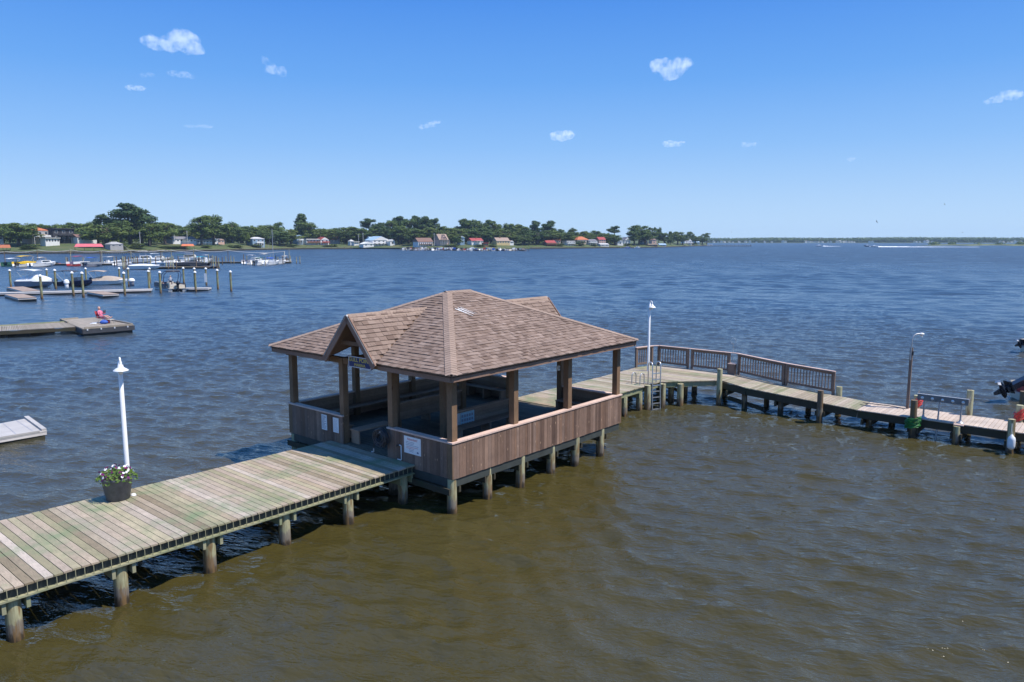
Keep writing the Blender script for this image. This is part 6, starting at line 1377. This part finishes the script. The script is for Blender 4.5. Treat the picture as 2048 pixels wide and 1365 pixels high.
# ---------------------------------------------------------------- far shore across the bay
DF = 2500.0
def make_far():
    r = random.Random(3); vs = []; fs = []; xs = [i * 60 - 400 for i in range(45)]
    for i, x in enumerate(xs):
        for y, z in ((DF - 12 + 8 * math.sin(i), -.5), (DF, .6), (DF + 60, 2.0), (DF + 900, 3)): vs.append((x, y, z))
    for i in range(len(xs) - 1):
        for j in range(3): fs.append((i * 4 + j, (i + 1) * 4 + j, (i + 1) * 4 + j + 1, i * 4 + j + 1))
    tag(MB().add(vs, fs, None, True).build('far_shore_ground', bpy.data.materials['lawn']), kind='structure')
    b = MB(); x = 380.0
    while x < 2150:
        n = noise.noise((x * .006, 0, 0)); h = 17.5 + 4.0 * n + 2.2 * noise.noise((x * .03, 5, 0)) + (1.5 if x > 1250 else 0)
        for row, d in enumerate((30, 75, 130)): clump(b, (x, DF + d, 2 + h * .42), 11, 16, h * .55, 110, 2.6, r)
        x += 11
    tag(b.build('far_woodland', M['leaf_oak']), kind='stuff')
make_far()
mw = MB().box(-5, 5, 0, 9, -2, 6.5); WB = mw.mesh('wall'); mr = MB(); mr.add([(-5.6, -.6, 6.5), (5.6, -.6, 6.5), (5.6, 9.6, 6.5), (-5.6, 9.6, 6.5), (0, -.6, 10), (0, 9.6, 10)], [(0, 4, 5, 3), (1, 2, 5, 4), (0, 1, 4), (2, 3, 5), (3, 2, 1, 0)]); RB = mr.mesh('roof'); WB.materials.append(WHT); RB.materials.append(LRF)
rf_ = random.Random(6); fx = [1428, 1436, 1443, 1450, 1459, 1466, 1479, 1492, 1499, 1513, 1530, 1544, 1566, 1571] + [1613 + 4.1 * i for i in range(9)] + [1656, 1661, 1675, 1682, 1688, 1693, 1699, 1704, 1709, 1739, 1745] + [1829, 1834, 1840, 1850, 1856, 1865, 2001, 2009, 2017, 2024, 2030, 2036, 2042]
for x in fx:
    p = GD(x, 487, DF + 18); o = empty('far_house', (p.x, p.y, .9), rf_.uniform(-.5, .5), 'tiny white house on the far shore across the bay', 'house', 'white houses along the far shore')
    for nm, me in (('wall', WB), ('roof', RB)): q = bpy.data.objects.new(nm, me); COL.objects.link(q); q.parent = o
    s_ = rf_.uniform(.55, 1.0); o.scale = (s_ * 1.0, s_, s_ * rf_.uniform(.7, 1.0))
# marsh spit at the right
def make_marsh():
    vs = []; fs = []; n = 40
    for i in range(n + 1):
        px = 1830 + (2330 - 1830) * i / n; y = 491.6 if px > 1860 else 490.5 + (px - 1830) / 30; a = G(px, y + .35 * math.sin(i * .9), 0)
        hgt = min(1, i / 4); wd_ = 40 + 260 * min(1, i / 12)
        for d, z in ((0, -.3), (4, .75 * hgt), (wd_, 1.25 * hgt), (wd_ + 10, -.4)): q = GD(px, 500, a.y + d); vs.append((q.x, q.y, z))
    for i in range(n):
        for j in range(3): fs.append((i * 4 + j, (i + 1) * 4 + j, (i + 1) * 4 + j + 1, i * 4 + j + 1))
    m = paint('marsh_grass', (.13, .14, .035), .95, .35, .02)
    tag(MB().add(vs, fs, None, True).build('marsh_ground', m), kind='structure')
    b = MB(); r = random.Random(4)
    for i in range(16):
        px = r.choice((1868, 1880, 1893, 1905, 1990, 2000, 2040, 2047, 1960)) + r.uniform(-7, 7); p = GD(px, 500, G(px, 491.6, 0).y + 150); clump(b, (p.x, p.y, 2.5), 8, 8, r.uniform(2, 4.5), 60, 1.4, r)
    tag(b.build('marsh_shrubs', M['leaf_oak']), kind='stuff')
make_marsh()
# speed boats with wakes
foam = paint('wake_foam', (.8, .82, .84), .7, .15, .3)
def speedboat(px, y, L, label, hull, wake, wlab):
    p = G(px, y, 0); bt = empty('speed_boat', p, rad(178), label, 'boat'); h = hull_mb(L, L * .32, 1.0); h.v = [(x - L / 2, yy, z + .1) for x, yy, z in h.v]; h.build('hull', M[hull], bt)
    b = MB(); b.add([(-L * .15, -L * .12, 1), (L * .15, -L * .1, 1.1), (L * .15, L * .1, 1.1), (-L * .15, L * .12, 1), (-L * .12, -L * .1, 2.3), (L * .03, -L * .09, 2.3), (L * .03, L * .09, 2.3), (-L * .12, L * .1, 2.3)], [(0, 1, 5, 4), (1, 2, 6, 5), (2, 3, 7, 6), (3, 0, 4, 7), (4, 5, 6, 7)]); b.build('cabin', M['white'], bt)
    r = random.Random(int(px)); w_ = MB(); n = 40; vs = []; Lw = wake * p.y / F
    for i in range(n + 1):
        t = i / n; hw = .9 + 3.2 * t; hh = 1.0 * (1 - t) ** 2 * r.uniform(.6, 1.2) + .16
        for k, (s_, z) in enumerate(((-1, -.05), (-.5, hh), (0, hh * .6), (.5, hh), (1, -.05))): vs.append((p.x + 2 + Lw * t, p.y - 3.0 * t + s_ * hw, z))
    w_.add(vs, [(i * 5 + j, (i + 1) * 5 + j, (i + 1) * 5 + j + 1, i * 5 + j + 1) for i in range(n) for j in range(4)], None, True)
    tag(w_.build('boat_wake', foam), wlab, 'wake')
speedboat(1638, 493.2, 10, 'white speed boat running left in front of the far white houses', 'white', 36, 'short white wake trailing the white speed boat')
speedboat(1734, 493.6, 8, 'small dark speed boat running left just ahead of another wake', 'hull_navy', 12, 'small white splash behind the dark speed boat')
speedboat(1748, 494.6, 9, 'white speed boat throwing a long foam trail at the right', 'white', 200, 'long thin foam trail stretching right behind a white speed boat')
# birds
def bird(px, y, D, span, roll, label):
    b = empty('bird', GD(px, y, D), R.uniform(0, 3), label, 'bird'); MB().ball((0, 0, 0), span * .22, span * .06, span * .06, 8, 6).build('body', M['dark_cover'], b)
    for s_ in (-1, 1):
        w_ = MB(); Mx = Matrix.Rotation(roll, 4, 'X'); z = .01 * span
        pl = [(span * .08, 0, 0), (span * .12, s_ * span * .28, span * .12), (-.02 * span, s_ * span * .5, span * .06), (-span * .06, s_ * span * .26, span * .11), (-span * .09, 0, 0)]
        w_.add([Mx @ Vector(p) for p in pl] + [Mx @ Vector((p[0], p[1], p[2] - z)) for p in pl], [(0, 1, 2, 3, 4), (9, 8, 7, 6, 5)] + [(i, 5 + i, 5 + (i + 1) % 5, (i + 1) % 5) for i in range(5)]); w_.build('wing', M['dark_cover'], b)
bird(1753.5, 444, 120, .62, 1.0, 'bird banking steeply low over the bay at the right'); bird(1889, 409, 140, .5, .9, 'highest bird in the sky at the right'); bird(1925, 465.5, 160, .6, 0, 'gliding bird just above the marsh spit'); bird(1463, 464.5, 160, .5, 0, 'gliding bird just above the thin pier')

# ---------------------------------------------------------------- clouds: small lit puffs of real volume, far beyond everything else
def cloud(px, y, wpx, hpx, dens, label, blobs, seed, D=9000.0):
    c = GD(px, y, D); k = D / F; b = MB()
    for bx, by, br in blobs: b.ball((bx * wpx * k / 2, br * .2 * wpx * k * (.5 - ((bx * 7.3) % 1)), by * hpx * k / 2), br * wpx * k / 2, br * wpx * k / 2 * .8, br * hpx * k / 2 * 1.05, 20, 14)
    o = b.build('cloud', None); o.location = c; tag(o, label, 'cloud', 'small white clouds')
    rm_ = o.modifiers.new('union', 'REMESH'); rm_.mode = 'VOXEL'; rm_.voxel_size = hpx * k / 16
    ds = o.modifiers.new('puff', 'DISPLACE'); tx = bpy.data.textures.new('puff', 'CLOUDS'); tx.noise_scale = hpx * k * .35; tx.noise_depth = 3; ds.texture = tx; ds.strength = hpx * k * .28; ds.mid_level = .55
    m = bpy.data.materials.new('cloud_vapour'); m.use_nodes = True; t = m.node_tree; t.nodes.clear()
    out = _n(t, 'ShaderNodeOutputMaterial'); v = _n(t, 'ShaderNodeVolumePrincipled'); v.inputs['Color'].default_value = (.99, .99, .99, 1); v.inputs['Anisotropy'].default_value = 0.0
    tc = _n(t, 'ShaderNodeTexCoord'); nz = _n(t, 'ShaderNodeTexNoise'); nz.inputs['Scale'].default_value = 3.2 / (hpx * k); nz.inputs['Detail'].default_value = 5; nz.inputs['Roughness'].default_value = .6
    t.links.new(tc.outputs['Object'], nz.inputs['Vector']); 
    mr = _n(t, 'ShaderNodeMapRange'); mr.inputs['From Min'].default_value = .44; mr.inputs['From Max'].default_value = .8; mr.inputs['To Max'].default_value = dens * .26 / (hpx * k); t.links.new(nz.outputs['Fac'], mr.inputs[0]); t.links.new(mr.outputs[0], v.inputs['Density'])
    t.links.new(v.outputs[0], out.inputs['Volume']); o.data.materials.append(m)
CL = [(345, 84, 112, 52, 14, 'largest white cloud high at the left with a peaked top', [(-.55, -.05, .5), (-.1, -.1, .6), (.3, .25, .62), (.55, -.35, .5), (.22, .7, .28), (.85, -.65, .22), (-.85, .1, .25)]),
      (549, 134, 54, 38, 10, 'leaning wispy cloud right of the largest one', [(-.6, .5, .35), (-.2, -.2, .55), (.4, -.5, .5), (-.7, .85, .25)]),
      (271, 176, 42, 17, 9, 'small flat cloud below the largest one on the left', [(-.4, .1, .6), (.3, -.1, .6), (.75, -.2, .3)]), (361, 149, 54, 20, 4, 'faint long wisp just below the largest cloud', [(-.5, .2, .55), (.2, -.1, .6), (.7, -.4, .35)]),
      (294, 151, 34, 14, 2.2, 'barely visible wisp between the largest and the small flat cloud', [(-.3, 0, .6), (.4, .1, .6)]), (396, 253, 56, 14, 2.6, 'low faint streak of cloud far down at the left', [(-.6, 0, .4), (0, .1, .4), (.55, 0, .5)]),
      (858, 250, 48, 20, 6, 'small slanting cloud left of the sky centre', [(-.5, -.4, .45), (.1, 0, .55), (.65, .5, .4)]), (1125, 272, 48, 27, 14, 'round bright puff low in the middle of the sky', [(-.35, 0, .7), (.25, .05, .7), (.7, .1, .4), (.0, -.2, .6)]),
      (1344, 138, 82, 46, 15, 'big bright heart shaped cloud high at the right', [(-.4, .25, .65), (.35, .35, .6), (.0, -.4, .55), (-.75, .0, .3), (.75, .4, .3)]), (1347, 288, 48, 20, 9, 'small puff with a tail low below the heart shaped cloud', [(-.3, 0, .65), (.2, -.1, .5), (.75, .3, .28)]),
      (1501, 289, 38, 18, 5, 'small faint puff right of the one with a tail', [(-.4, 0, .6), (.3, 0, .45), (.85, .1, .2)]), (2006, 194, 76, 32, 8, 'long slanting cloud at the right edge of the sky', [(-.75, -.55, .3), (-.3, -.35, .45), (.25, .15, .6), (.75, .3, .4)]), (1702, 319, 20, 11, 3.5, 'tiny faint speck of cloud low at the right', [(0, 0, .8), (.5, .1, .5)])]
for i, q in enumerate(CL): cloud(*q, i)

# ---------------------------------------------------------------- the air over the bay
hz = MB().box(-3250, 3250, -24, 3900, -2.2, 60).build('haze', None); tag(hz, kind='stuff')
m = bpy.data.materials.new('bay_air'); m.use_nodes = True; t = m.node_tree; t.nodes.clear(); out = _n(t, 'ShaderNodeOutputMaterial'); v = _n(t, 'ShaderNodeVolumePrincipled')
v.inputs['Color'].default_value = (.62, .80, 1.0, 1); v.inputs['Density'].default_value = 0.00008; v.inputs['Anisotropy'].default_value = 0.0; t.links.new(v.outputs[0], out.inputs['Volume']); hz.data.materials.append(m)
